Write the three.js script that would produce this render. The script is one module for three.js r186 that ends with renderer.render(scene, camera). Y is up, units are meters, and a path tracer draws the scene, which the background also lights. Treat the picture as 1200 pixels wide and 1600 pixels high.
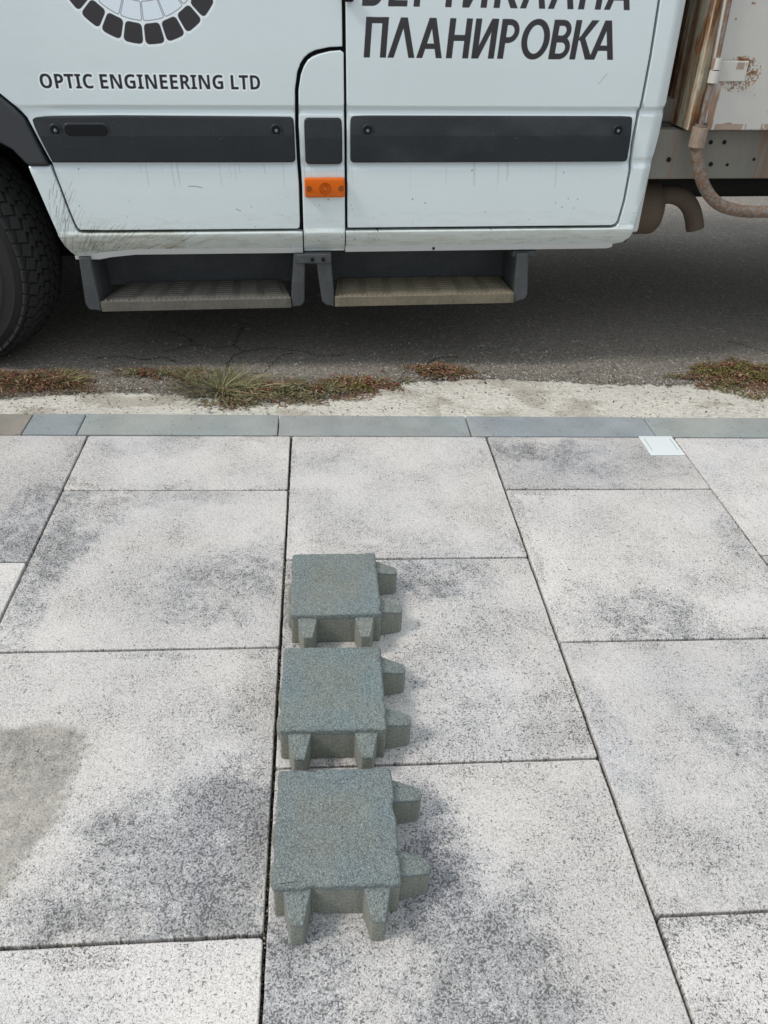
import * as THREE from 'three';
import { RoundedBoxGeometry } from 'three/addons/geometries/RoundedBoxGeometry.js';
import { TessellateModifier } from 'three/addons/modifiers/TessellateModifier.js';
import { mergeGeometries } from 'three/addons/utils/BufferGeometryUtils.js';

// ---------------------------------------------------------------- camera, sky, sun, exposure
const scene = new THREE.Scene();
const camera = new THREE.PerspectiveCamera(66.32, 0.75, 0.05, 600);
camera.rotation.order = 'YXZ';
camera.position.set(0.0826, 1.1919, 2.0876);
camera.rotation.set(-0.61307, -0.10128, 0.05384);

const SKY = 0.72;
function overcastSky() {
  const w = 256, h = 128, d = new Float32Array(w * h * 4);
  for (let j = 0; j < h; j++) {
    const el = ((j + 0.5) / h - 0.5) * Math.PI, s = Math.max(0, Math.sin(el));
    const L = SKY * (0.42 + 0.82 * s);
    for (let i = 0; i < w; i++) {
      const k = (j * w + i) * 4;
      d[k] = L * 0.915; d[k + 1] = L * 1.0; d[k + 2] = L * 1.075; d[k + 3] = 1;
    }
  }
  const t = new THREE.DataTexture(d, w, h, THREE.RGBAFormat, THREE.FloatType);
  t.mapping = THREE.EquirectangularReflectionMapping;
  t.magFilter = t.minFilter = THREE.LinearFilter;
  t.needsUpdate = true;
  return t;
}
scene.background = overcastSky();
scene.environment = scene.background;

const sun = new THREE.DirectionalLight(new THREE.Color().setRGB(1.0, 0.93, 0.87), 1.5);
sun.position.set(-8.2, 9.2, 2.0);
sun.target.position.set(0, 0, 0);
sun.castShadow = true;
sun.shadow.radius = 21;
sun.shadow.mapSize.set(2048, 2048);
Object.assign(sun.shadow.camera, { left: -6, right: 6, top: 6, bottom: -6, near: 1, far: 40 });
scene.add(sun, sun.target);

const renderer = new THREE.WebGLRenderer({ antialias: true });
renderer.setSize(768, 1024);
renderer.toneMapping = THREE.LinearToneMapping;
renderer.toneMappingExposure = 1.4;
renderer.shadowMap.enabled = true;

// ---------------------------------------------------------------- helpers
function rng(seed) { let a = seed | 0; return () => { a = (a + 0x6d2b79f5) | 0; let t = Math.imul(a ^ (a >>> 15), 1 | a); t = (t + Math.imul(t ^ (t >>> 7), 61 | t)) ^ t; return ((t ^ (t >>> 14)) >>> 0) / 4294967296; }; }
const NT = new Float32Array(65536);
{ const r = rng(77); for (let i = 0; i < 65536; i++) NT[i] = r(); }
function vn(x, y) {                                  // value noise, 0..1
  const xi = Math.floor(x), yi = Math.floor(y); let fx = x - xi, fy = y - yi;
  fx = fx * fx * (3 - 2 * fx); fy = fy * fy * (3 - 2 * fy);
  const a = xi & 255, b = (xi + 1) & 255, c = (yi & 255) << 8, e = ((yi + 1) & 255) << 8;
  const p = NT[a | c], q = NT[b | c], r = NT[a | e], s = NT[b | e];
  return p + (q - p) * fx + (r - p) * fy + (p - q - r + s) * fx * fy;
}
function fbm(x, y, o = 4) { let s = 0, a = 0.5, n = 0; for (let i = 0; i < o; i++) { s += a * vn(x + i * 17.3, y + i * 9.1); n += a; a *= 0.5; x *= 2.03; y *= 2.03; } return s / n; }
const clamp = (v, a = 0, b = 1) => v < a ? a : v > b ? b : v;
const sst = (a, b, x) => { const t = clamp((x - a) / (b - a)); return t * t * (3 - 2 * t); };
const toS = (v) => v <= 0.0031308 ? v * 12.92 : 1.055 * Math.pow(v, 1 / 2.4) - 0.055;
const LUT = new Uint8Array(4096); for (let i = 0; i < 4096; i++) LUT[i] = Math.round(255 * toS(i / 4095));
function mapTex(w, h, fn, srgb = true) {              // fn(u, v, out) writes linear rgb
  const d = new Uint8Array(w * h * 4), o = [0, 0, 0];
  for (let j = 0; j < h; j++) for (let i = 0; i < w; i++) {
    fn((i + 0.5) / w, (j + 0.5) / h, o);
    const k = (j * w + i) * 4;
    for (let c = 0; c < 3; c++) d[k + c] = srgb ? LUT[clamp(Math.round(o[c] * 4095), 0, 4095)] : clamp(Math.round(o[c] * 255), 0, 255);
    d[k + 3] = 255;
  }
  const t = new THREE.DataTexture(d, w, h, THREE.RGBAFormat);
  t.magFilter = THREE.LinearFilter; t.minFilter = THREE.LinearMipmapLinearFilter; t.generateMipmaps = true;
  t.wrapS = t.wrapT = THREE.RepeatWrapping;
  if (srgb) t.colorSpace = THREE.SRGBColorSpace;
  t.needsUpdate = true;
  return t;
}
const mat = (r, g, b, rough = 0.8, extra = {}) => new THREE.MeshStandardMaterial({ color: new THREE.Color().setRGB(r, g, b), roughness: rough, ...extra });
const phys = (r, g, b, rough, extra = {}) => new THREE.MeshPhysicalMaterial({ color: new THREE.Color().setRGB(r, g, b), roughness: rough, ...extra });
const taken = {};
function numbered(n) { const k = taken[n] = (taken[n] ?? -1) + 1; return k ? n + '_' + String(k).padStart(3, '0') : n; }
function add(name, geo, m, parent = scene) { const o = new THREE.Mesh(geo, m); o.name = parent === scene ? numbered(name) : name; o.castShadow = o.receiveShadow = true; parent.add(o); return o; }
function tag(o, label, category, group, kind) { o.userData.label = label; o.userData.category = category; if (group) o.userData.group = group; if (kind) o.userData.kind = kind; return o; }
function group(name, x = 0, y = 0, z = 0) { const g = new THREE.Group(); g.name = numbered(name); g.position.set(x, y, z); scene.add(g); return g; }
const at = (g, x, y, z) => (g.translate(x, y, z), g);
const box = (w, h, d, x, y, z, r = 0.003) => at(new RoundedBoxGeometry(w, h, d, 2, Math.min(r, w / 2.1, h / 2.1, d / 2.1)), x, y, z);
const cyl = (r, h, x, y, z, axis = 'y', n = 20) => { const g = new THREE.CylinderGeometry(r, r, h, n); if (axis === 'x') g.rotateZ(Math.PI / 2); if (axis === 'z') g.rotateX(Math.PI / 2); return at(g, x, y, z); };
const tube = (pts, r, n = 60, rad = 14) => new THREE.TubeGeometry(new THREE.CatmullRomCurve3(pts.map((p) => new THREE.Vector3(...p)), false, 'centripetal'), n, r, rad, false);
const V2 = (p) => new THREE.Vector2(p[0], p[1]);
function roundRect(x0, y0, x1, y1, r, n = 4) {
  const o = [];
  for (const [cx, cy, a] of [[x1 - r, y0 + r, -Math.PI / 2], [x1 - r, y1 - r, 0], [x0 + r, y1 - r, Math.PI / 2], [x0 + r, y0 + r, Math.PI]])
    for (let i = 0; i <= n; i++) { const t = a + i / n * Math.PI / 2; o.push([cx + r * Math.cos(t), cy + r * Math.sin(t)]); }
  return o;
}
function densify(p, m) {
  const o = [];
  for (let i = 0; i < p.length; i++) { const a = p[i], b = p[(i + 1) % p.length], L = Math.hypot(b[0] - a[0], b[1] - a[1]), n = Math.max(1, Math.ceil(L / m)); for (let k = 0; k < n; k++) o.push([a[0] + (b[0] - a[0]) * k / n, a[1] + (b[1] - a[1]) * k / n]); }
  return o;
}
function ringNormals(p) {                            // outward 2-D normals of a counter-clockwise outline (mitred)
  const n = p.length, o = [];
  for (let i = 0; i < n; i++) {
    const a = p[(i + n - 1) % n], b = p[i], c = p[(i + 1) % n];
    let e1 = [b[1] - a[1], a[0] - b[0]], e2 = [c[1] - b[1], b[0] - c[0]];
    const l1 = Math.hypot(...e1) || 1, l2 = Math.hypot(...e2) || 1;
    let x = e1[0] / l1 + e2[0] / l2, y = e1[1] / l1 + e2[1] / l2; const l = Math.hypot(x, y) || 1; x /= l; y /= l;
    const k = Math.min(1.6, 1 / Math.max(0.4, x * e1[0] / l1 + y * e1[1] / l1));
    o.push([x, y, k]);
  }
  return o;
}
function ccw(p) { let s = 0; for (let i = 0; i < p.length; i++) { const a = p[i], b = p[(i + 1) % p.length]; s += a[0] * b[1] - b[0] * a[1]; } return s < 0 ? p.slice().reverse() : p; }
function clipHalf(p, y, keepAbove) {
  const o = [];
  for (let i = 0; i < p.length; i++) {
    const a = p[i], b = p[(i + 1) % p.length], ia = keepAbove ? a[1] >= y : a[1] <= y, ib = keepAbove ? b[1] >= y : b[1] <= y;
    if (ia) o.push(a);
    if (ia !== ib) { const t = (y - a[1]) / (b[1] - a[1]); o.push([a[0] + (b[0] - a[0]) * t, y]); }
  }
  return o;
}
// a pressed sheet: outline in x,y; the face follows z = prof(x, y); rounded rim of radius r, then a return of given depth
function panel(outline, prof, { r = 0.004, depth = 0.02, bands = [], edge = 0.06, floor, uv = (x, y) => [x, y] } = {}) {
  const pts = densify(ccw(outline), 0.02), nn = ringNormals(pts);
  const inset = pts.map((p, i) => [p[0] - nn[i][0] * r * nn[i][2], p[1] - nn[i][1] * r * nn[i][2]]);
  const pos = [], nor = [], uvs = [], e = 0.001;
  const fn = (x, y) => { const gx = (prof(x + e, y) - prof(x - e, y)) / (2 * e), gy = (prof(x, y + e) - prof(x, y - e)) / (2 * e), l = Math.hypot(gx, gy, 1); return [-gx / l, -gy / l, 1 / l]; };
  const ys = inset.map((p) => p[1]), lo = Math.min(...ys), hi = Math.max(...ys);
  const cuts = [lo, ...bands.filter((b) => b > lo + 1e-4 && b < hi - 1e-4), hi];
  for (let k = 0; k + 1 < cuts.length; k++) {
    let poly = inset;
    if (k > 0) poly = clipHalf(poly, cuts[k], true);
    if (k + 2 < cuts.length) poly = clipHalf(poly, cuts[k + 1], false);
    if (poly.length < 3) continue;
    const tri = THREE.ShapeUtils.triangulateShape(poly.map(V2), []);
    const g0 = new THREE.BufferGeometry(), a = [];
    for (const t of tri) for (const i of t) a.push(poly[i][0], poly[i][1], 0);
    g0.setAttribute('position', new THREE.Float32BufferAttribute(a, 3));
    const g = edge ? new TessellateModifier(edge, 10).modify(g0) : g0, P = g.attributes.position;
    for (let i = 0; i < P.count; i++) { const x = P.getX(i), y = P.getY(i); pos.push(x, y, prof(x, y)); nor.push(...fn(x, y)); uvs.push(...uv(x, y)); }
  }
  const rings = [];
  for (const d of [0, 30, 60, 90, -1]) {
    const s = d < 0 ? 1 : Math.sin(d * Math.PI / 180), c = d < 0 ? 0 : Math.cos(d * Math.PI / 180);
    rings.push(inset.map((p, i) => {
      const x = p[0] + nn[i][0] * r * s * nn[i][2], y = p[1] + nn[i][1] * r * s * nn[i][2], z = d < 0 && floor !== undefined ? floor : prof(p[0], p[1]) - (d < 0 ? depth : r * (1 - c)), f = fn(p[0], p[1]);
      return [x, y, z, f[0] * c + nn[i][0] * s, f[1] * c + nn[i][1] * s, f[2] * c];
    }));
  }
  for (let k = 0; k + 1 < rings.length; k++) for (let i = 0; i < pts.length; i++) {
    const j = (i + 1) % pts.length;
    for (const v of [rings[k][i], rings[k + 1][i], rings[k + 1][j], rings[k][i], rings[k + 1][j], rings[k][j]]) { pos.push(v[0], v[1], v[2]); nor.push(v[3], v[4], v[5]); uvs.push(...uv(v[0], v[1])); }
  }
  const g = new THREE.BufferGeometry();
  g.setAttribute('position', new THREE.Float32BufferAttribute(pos, 3));
  g.setAttribute('normal', new THREE.Float32BufferAttribute(nor, 3));
  g.setAttribute('uv', new THREE.Float32BufferAttribute(uvs, 2));
  return g;
}
const laid = (g) => (g.rotateX(-Math.PI / 2), g);     // a panel laid flat: x stays, y becomes -z, the face looks up
function planarUV(g, s = 1) {                         // uv in metres by the dominant direction of each face
  const q = g.index ? g.toNonIndexed() : g, P = q.attributes.position, N = q.attributes.normal, a = new Float32Array(P.count * 2);
  for (let i = 0; i < P.count; i++) {
    const k = Math.floor(i / 3) * 3; let nx = 0, ny = 0, nz = 0;
    for (let t = 0; t < 3; t++) { nx += Math.abs(N.getX(k + t)); ny += Math.abs(N.getY(k + t)); nz += Math.abs(N.getZ(k + t)); }
    const x = P.getX(i), y = P.getY(i), z = P.getZ(i);
    const [u, v] = ny >= nx && ny >= nz ? [x, z] : nx >= nz ? [z, y] : [x, y];
    a[2 * i] = u * s; a[2 * i + 1] = v * s;
  }
  q.setAttribute('uv', new THREE.BufferAttribute(a, 2));
  return q;
}
function join(list) { return mergeGeometries(list.map((g) => { const q = g.index ? g.toNonIndexed() : g; for (const n of Object.keys(q.attributes)) if (!['position', 'normal', 'uv'].includes(n)) q.deleteAttribute(n); return q; })); }

// ---------------------------------------------------------------- the road
const ROAD = -0.08;
const asphaltTex = mapTex(2048, 2048, (u, v, o) => {                 // 3 m square
  const x = u * 3, y = v * 3, per = 256;
  const g = vn(u * per * 2, v * per * 2), g2 = vn(u * per * 4 + 9, v * per * 4 + 3), g3 = vn(u * per + 40, v * per + 7);
  const low = vn(u * 6, v * 6) * 0 + 0.5 + 0.5 * Math.sin(u * 6.283 * 2 + 3 * Math.sin(v * 6.283)) * 0.25 + 0.18 * Math.sin(v * 6.283 * 3 + 1.3);
  let a = 0.14 + 0.11 * g * g + 0.12 * (g2 - 0.4) + 0.05 * (low - 0.5);
  if (g3 > 0.84) a += 0.22 * (g3 - 0.84) / 0.16;
  if (g2 < 0.12) a *= 0.45;
  o[0] = a * 1.12; o[1] = a; o[2] = a * 0.85;
});
const asphaltBump = mapTex(1024, 1024, (u, v, o) => { const h = 0.6 * vn(u * 256, v * 256) + 0.4 * vn(u * 512 + 5, v * 512); o[0] = o[1] = o[2] = h; }, false);
const roadG = new THREE.PlaneGeometry(240, 240, 1, 1).rotateX(-Math.PI / 2);
{ const U = roadG.attributes.uv; for (let i = 0; i < U.count; i++) U.setXY(i, U.getX(i) * 80, U.getY(i) * 80); }
const road = add('road', roadG, mat(1, 1, 1, 0.92, { map: asphaltTex, bumpMap: asphaltBump, bumpScale: 0.004 }));
road.position.y = ROAD;
tag(road, 'worn grey asphalt road under and beyond the white truck', 'road', null, 'structure');

// cracks: narrow ragged strips of dark soil in the asphalt
const soil = mat(0.045, 0.04, 0.033, 0.97);
const RC = rng(5);
for (const line of [[[-0.52, -0.78], [-0.48, -0.8], [-0.41, -0.85], [-0.31, -0.83], [-0.25, -0.84], [-0.2, -0.8], [-0.11, -0.83], [0.02, -0.8]], [[-0.2, -0.8], [-0.25, -0.73], [-0.26, -0.59]], [[-0.02, -0.79], [-0.06, -0.75], [-0.09, -0.69], [-0.12, -0.61], [-0.17, -0.6]], [[-0.25, -0.84], [-0.24, -0.95], [-0.23, -1.04]], [[1.83, -0.97], [1.87, -0.94], [1.91, -0.89], [2.05, -0.83]], [[-0.75, -0.72], [-0.66, -0.74], [-0.58, -0.71], [-0.5, -0.73], [-0.45, -0.69]], [[-0.41, -0.85], [-0.44, -0.93], [-0.52, -0.98]], [[0.02, -0.8], [0.1, -0.76], [0.2, -0.78]], [[0.5, -0.7], [0.56, -0.76], [0.64, -0.77]]]) {
  const c = new THREE.CatmullRomCurve3(line.map(([x, z]) => new THREE.Vector3(x, 0, z))), n = line.length * 14, pos = [], idx = [];
  for (let i = 0; i <= n; i++) {
    const p = c.getPoint(i / n), t = c.getTangent(i / n), w = 0.0014 + 0.0042 * RC() * RC() * (0.6 + 0.4 * Math.sin(i * 0.7)), j = (RC() - 0.5) * 0.012;
    pos.push(p.x - t.z * (j + w), 0, p.z + t.x * (j + w), p.x - t.z * (j - w), 0, p.z + t.x * (j - w));
    if (i) { const k = i * 2; idx.push(k - 2, k, k - 1, k - 1, k, k + 1); }
  }
  const g = new THREE.BufferGeometry(); g.setAttribute('position', new THREE.Float32BufferAttribute(pos, 3)); g.setIndex(idx); g.computeVertexNormals();
  add('crack', g, soil, road).position.y = 0.003;
}

// ---------------------------------------------------------------- pale gutter strip between asphalt and kerb
const gutterEdge = [[-3, -0.38], [-1.6, -0.37], [-0.99, -0.39], [-0.79, -0.43], [-0.58, -0.45], [-0.29, -0.42], [-0.09, -0.38], [0.13, -0.42], [0.23, -0.46], [0.32, -0.53], [0.42, -0.57], [0.67, -0.59], [0.91, -0.58], [1.18, -0.56], [1.43, -0.55], [1.56, -0.55], [1.81, -0.56], [2.4, -0.54], [4, -0.55]];
const edgeZ = (x) => { for (let i = 1; i < gutterEdge.length; i++) if (x <= gutterEdge[i][0]) { const [a, b] = [gutterEdge[i - 1], gutterEdge[i]]; return a[1] + (b[1] - a[1]) * sst(a[0], b[0], x); } return -0.55; };
const gutterTex = mapTex(2048, 512, (u, v, o) => {                    // 3.5 m by 0.6 m
  const x = u * 3.5, y = v * 0.6;
  let a = 0.64 + 0.14 * (fbm(x * 9, y * 9, 3) - 0.5) + 0.10 * (vn(x * 330, y * 330) - 0.5) + 0.06 * (vn(x * 120, y * 120) - 0.5);
  const pit = vn(x * 85 + 31, y * 85 + 7);
  if (pit < 0.1) a *= 0.5; const gr = vn(x * 170 + 3, y * 190); if (gr < 0.12) a *= 0.62;
  const dirt = sst(0.52, 0.75, fbm(x * 6 + 50, y * 12, 4)) * 0.6;
  o[0] = a * (1.0 - 0.45 * dirt); o[1] = a * 0.955 * (1 - 0.5 * dirt); o[2] = a * 0.84 * (1 - 0.55 * dirt);
});
{
  const pos = [], idx = [], uv = [], nx = 900, nz = 14;
  for (let i = 0; i <= nx; i++) {
    const x = -3 + 7 * i / nx, ez = edgeZ(x) + 0.05 * (fbm(x * 14, 3, 3) - 0.5) + 0.035 * (fbm(x * 70, 9, 3) - 0.5);
    for (let k = 0; k <= nz; k++) {
      const t = k / nz, z = -0.12 + (ez + 0.12) * t;
      const y = k === nz ? ROAD - 0.004 : ROAD + 0.004 + 0.007 * (1 - t) + 0.003 * (fbm(x * 10, z * 10, 3) - 0.5);
      pos.push(x, y, z); uv.push((x + 3) / 3.5, (z + 0.7) / 0.6);
      if (i && k) { const a = (i - 1) * (nz + 1) + k - 1, b = a + nz + 1; idx.push(a, b, a + 1, a + 1, b, b + 1); }
    }
  }
  const g = new THREE.BufferGeometry(); g.setAttribute('position', new THREE.Float32BufferAttribute(pos, 3)); g.setAttribute('uv', new THREE.Float32BufferAttribute(uv, 2)); g.setIndex(idx.reverse()); g.computeVertexNormals();
  if (g.attributes.normal.getY(5) < 0) { g.setIndex(idx.reverse()); g.computeVertexNormals(); }
  tag(add('gutter', g, mat(1, 1, 1, 0.95, { map: gutterTex, bumpMap: asphaltBump, bumpScale: 0.006 })), 'pale sandy concrete gutter strip with a ragged edge beside the kerb', 'gutter', null, 'structure');
}

// ---------------------------------------------------------------- pavement slabs
const PX = 0.6, PZ = 0.5975, GAPX = 0.0055, GAPZ = 0.004;
const bed = add('paving_bed', new THREE.BoxGeometry(60, 0.05, 30), mat(0.035, 0.033, 0.028, 0.97));
bed.position.set(0, -0.075, 14.99);
tag(bed, 'dark soil bed in the joints beneath the paving slabs', 'soil', null, 'structure');
const pavement = group('pavement');
tag(pavement, 'pavement of large pale speckled square concrete slabs in staggered rows', 'pavement', null, 'structure');
// stains: [x, z, radius x, radius z, strength, hue] in metres; hue 0 grey, 1 brown
const stains = {
  '-1_0': [[-0.63, 0.46, 0.07, 0.2, 0.75, 0], [-0.72, 0.54, 0.14, 0.09, 0.45, 0], [-0.7, 0.3, 0.2, 0.15, 0.2, 0]],
  '-1_1': [[-0.8, 0.9, 0.2, 0.2, 0.08, 0]],
  '0_0': [[-0.42, 0.05, 0.16, 0.06, 0.3, 0], [-0.2, 0.22, 0.2, 0.05, 0.12, 0]],
  '0_1': [[-0.565, 0.6, 0.075, 0.3, 0.95, 0], [-0.5, 0.5, 0.08, 0.2, 0.5, 0], [-0.14, 0.66, 0.12, 0.11, 0.72, 0], [-0.2, 0.77, 0.12, 0.045, 0.6, 1], [-0.06, 0.62, 0.05, 0.16, 0.45, 0], [-0.36, 0.32, 0.2, 0.03, 0.5, 1], [-0.3, 0.66, 0.12, 0.1, 0.25, 0], [-0.28, 0.5, 0.1, 0.12, 0.18, 1]],
  '0_2': [[-0.12, 1.33, 0.14, 0.12, 1.0, 0], [-0.18, 1.42, 0.13, 0.08, 0.85, 0], [-0.08, 1.26, 0.1, 0.09, 0.7, 0], [-0.15, 1.485, 0.2, 0.035, 0.7, 1], [-0.04, 1.42, 0.06, 0.1, 0.55, 1], [-0.34, 1.47, 0.1, 0.04, 0.7, 0], [-0.22, 1.3, 0.09, 0.1, 0.45, 0], [-0.04, 1.1, 0.06, 0.25, 0.45, 1], [-0.15, 1.12, 0.12, 0.1, 0.3, 0]],
  '0_3': [[-0.2, 1.9, 0.2, 0.2, 0.1, 1]],
  '1_0': [[0.12, 0.1, 0.14, 0.1, 0.22, 0], [0.3, 0.56, 0.25, 0.05, 0.35, 1], [0.34, 0.4, 0.18, 0.04, 0.18, 1], [0.5, 0.2, 0.1, 0.2, 0.15, 1]],
  '1_1': [[0.36, 0.64, 0.13, 0.1, 0.62, 0], [0.28, 0.66, 0.12, 0.1, 0.5, 0], [0.42, 0.8, 0.12, 0.12, 0.35, 0], [0.3, 1.05, 0.14, 0.14, 0.4, 0], [0.45, 1.12, 0.15, 0.08, 0.35, 1], [0.03, 0.9, 0.04, 0.3, 0.55, 1]],
  '1_2': [[0.31, 1.53, 0.11, 0.13, 0.95, 0], [0.27, 1.43, 0.08, 0.09, 0.8, 0], [0.36, 1.62, 0.1, 0.1, 0.9, 0], [0.25, 1.35, 0.06, 0.12, 0.65, 0], [0.04, 1.6, 0.07, 0.12, 0.85, 0], [0.12, 1.5, 0.12, 0.08, 0.4, 1], [0.2, 1.65, 0.14, 0.1, 0.5, 0], [0.43, 1.55, 0.04, 0.04, 0.4, 1], [0.04, 1.35, 0.05, 0.2, 0.5, 0]],
  '2_0': [[0.74, 0.08, 0.17, 0.05, 0.8, 0], [0.66, 0.05, 0.07, 0.08, 0.6, 0], [0.95, 0.15, 0.26, 0.1, 0.45, 0], [0.8, 0.2, 0.2, 0.08, 0.45, 0]],
  '2_1': [[0.83, 0.82, 0.13, 0.09, 0.7, 0], [0.95, 0.86, 0.12, 0.05, 0.5, 0], [1.16, 0.55, 0.05, 0.14, 0.6, 0], [0.7, 0.8, 0.1, 0.1, 0.35, 0], [0.95, 0.7, 0.12, 0.1, 0.25, 0]],
  '2_2': [[0.95, 1.15, 0.08, 0.14, 0.6, 0], [0.86, 1.22, 0.07, 0.1, 0.45, 0], [1.02, 1.03, 0.08, 0.1, 0.5, 0], [0.63, 1.15, 0.04, 0.22, 0.5, 0], [0.85, 1.4, 0.2, 0.1, 0.3, 0], [0.7, 1.42, 0.12, 0.08, 0.25, 1]],
  '2_3': [[0.75, 1.7, 0.2, 0.2, 0.2, 0]],
  '3_0': [[1.4, 0.1, 0.2, 0.1, 0.1, 0], [1.25, 0.3, 0.1, 0.2, 0.14, 0]],
};
const patches = { '0_2': [[-0.62, 1.09], [-0.4, 1.088], [-0.352, 1.1], [-0.342, 1.2], [-0.338, 1.27], [-0.365, 1.33], [-0.4, 1.42], [-0.62, 1.47]] };
const inside = (p, x, y) => { let c = false; for (let i = 0, j = p.length - 1; i < p.length; j = i++) if ((p[i][1] > y) !== (p[j][1] > y) && x < (p[j][0] - p[i][0]) * (y - p[i][1]) / (p[j][1] - p[i][1]) + p[i][0]) c = !c; return c; };
const brightness = { '-1_0': 0.96, '-1_1': 1.12, '0_0': 1.04, '0_1': 1.0, '0_2': 1.0, '0_3': 1.1, '1_0': 1.05, '1_1': 1.0, '1_2': 0.97, '2_0': 0.96, '2_1': 1.04, '2_2': 0.96, '2_3': 1.05, '3_0': 1.12 };
const coarse = { '0_3': 0.05, '2_3': 0.11, '1_1': 0.06, '2_1': 0.04, '1_2': 0.03 };
function slabTexture(key, x0, z0, w, d, seed) {
  const S = stains[key] || [], P = patches[key], B = brightness[key] || 1, C = coarse[key] || 0, ox = seed * 13.7, rr = rng(seed * 91 + 3), n = 1024, m = d < 0.4 ? 512 : 1024;
  return mapTex(n, m, (u, v, o) => {
    const x = x0 + u * w, z = z0 + v * d;
    const wx = x + 0.075 * (vn(x * 14 + ox, z * 14) - 0.5) + 0.03 * (vn(x * 45 + ox, z * 45 + 5) - 0.5), wz = z + 0.075 * (vn(x * 14 + 60, z * 14 + ox) - 0.5) + 0.03 * (vn(x * 45 + 20, z * 45 + ox) - 0.5);
    let D = 0, H = 0;
    for (let i = 0; i < S.length; i++) {
      const s = S[i], a = (wx - s[0]) / s[2], b = (wz - s[1]) / s[3], q = a * a + b * b;
      if (q < 1.9) { const k = s[4] * (1 - sst(0.1, 1.9, q)); D += k * (1 - 0.35 * D); H += k * s[5]; }
    }
    const patchy = 0.45 * vn(x * 75 + ox, z * 75 + 11) + 0.3 * vn(x * 30 + ox, z * 30) + 0.25 * vn(x * 190 + 3, z * 190 + ox);
    const dens = clamp(D * (0.05 + 1.35 * patchy));
    const micro = rr(), grain = vn(x * 680 + ox, z * 680), grain2 = vn(x * 340 + 5, z * 340 + ox), clump = vn(x * 110 + 8, z * 110 + ox);
    const low = fbm(x * 3 + ox, z * 3, 3) - 0.5, mid = fbm(x * 11 + 30, z * 11 + ox, 3) - 0.5;
    const ex = Math.min(u, 1 - u) * w, ez = Math.min(v, 1 - v) * d, rimD = Math.min(ex, ez) < 0.012 + 0.03 * vn(x * 25 + ox, z * 25 + 77) ? sst(0.5, 0.75, fbm(x * 9 + ox, z * 9 + 5, 3)) * 0.5 : 0;   // grime caught along some edges
    let a = (0.53 + 0.1 * low + 0.08 * mid + 0.16 * (grain - 0.5) + 0.16 * (micro - 0.5)) * B;
    const grime = Math.max(dens, rimD), pep = clamp((0.36 + 0.36 * grime - 0.25 * mid - (grain * 0.55 + micro * 0.45)) / 0.12);
    a += (0.17 - a) * pep * 0.6;
    const s1 = vn(x * 460 + ox * 1.7, z * 460 + 13), cover = clamp(0.3 + 0.5 * grime - 0.5 * mid + 0.35 * (0.5 - clump) + C);
    const g = s1 * 0.7 + micro * 0.2 + grain2 * 0.1, thr = 0.14 + 0.38 * cover;
    let dark = clamp((thr - g) / 0.055) * (0.7 + 0.3 * grain);
    if (C) { const c2 = vn(x * 280 + 70, z * 280 + ox * 2); dark = Math.max(dark, 0.9 * sst(0.06 + C, 0.02 + C, c2)); }
    a *= 1 - 0.1 * dens;
    a += (0.06 - a) * dark * 0.9;
    let r = a * (1 - 0.03 * dens), gg = a * (0.953 + 0.002 * dens), b = a * (0.905 + 0.05 * dens);
    const hb = clamp(H * 0.4 + Math.max(0, low) * 0.35);
    b *= 1 - 0.12 * hb; gg *= 1 - 0.035 * hb;
    const cool = clamp(-low * 0.6 + (vn(x * 5 + ox, z * 5 + 40) - 0.45) * 0.9); r *= 1 - 0.05 * cool; gg *= 1 - 0.03 * cool; b *= 1 + 0.03 * cool;
    if (P && inside(P, x + 0.35 * (wx - x) + 0.03 * (micro - 0.5) + 0.03 * (clump - 0.5), z + 0.3 * (wz - z) + 0.03 * (grain - 0.5))) { const k = 0.6 + 0.4 * (patchy - 0.5) + 0.14 * (grain2 - 0.5); r *= k; gg *= k * 0.985; b *= k * 0.93; }
    o[0] = r; o[1] = gg; o[2] = b;
  });
}
const slabBump = mapTex(1024, 1024, (u, v, o) => { const x = u * 256, y = v * 256, a = vn(x, y), b = vn(x * 0.5 + 20, y * 0.5); o[0] = o[1] = o[2] = 0.55 * a + 0.45 * Math.min(1, b * 1.6); }, false);
const slabGeo = (w, d) => { const g = laid(panel(densify(roundRect(-w / 2, -d / 2, w / 2, d / 2, 0.007, 3), 0.012).map(([x, y]) => [x - 0.0012 * Math.sign(x) * Math.pow(vn(x * 50 + 9, y * 50), 3) * (Math.abs(x) > w / 2 - 0.008 ? 1 : 0), y - 0.0012 * Math.sign(y) * Math.pow(vn(x * 50, y * 50 + 30), 3) * (Math.abs(y) > d / 2 - 0.008 ? 1 : 0)]), () => 0, { r: 0.003, depth: 0.045, edge: 0, uv: (x, y) => [x / w + 0.5, 0.5 - y / d] })); return g; };
const fullGeo = slabGeo(PX - GAPX, PZ - GAPZ), halfGeo = slabGeo(PX - GAPX, 0.2945 - GAPZ);
const slabMats = [];
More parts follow.
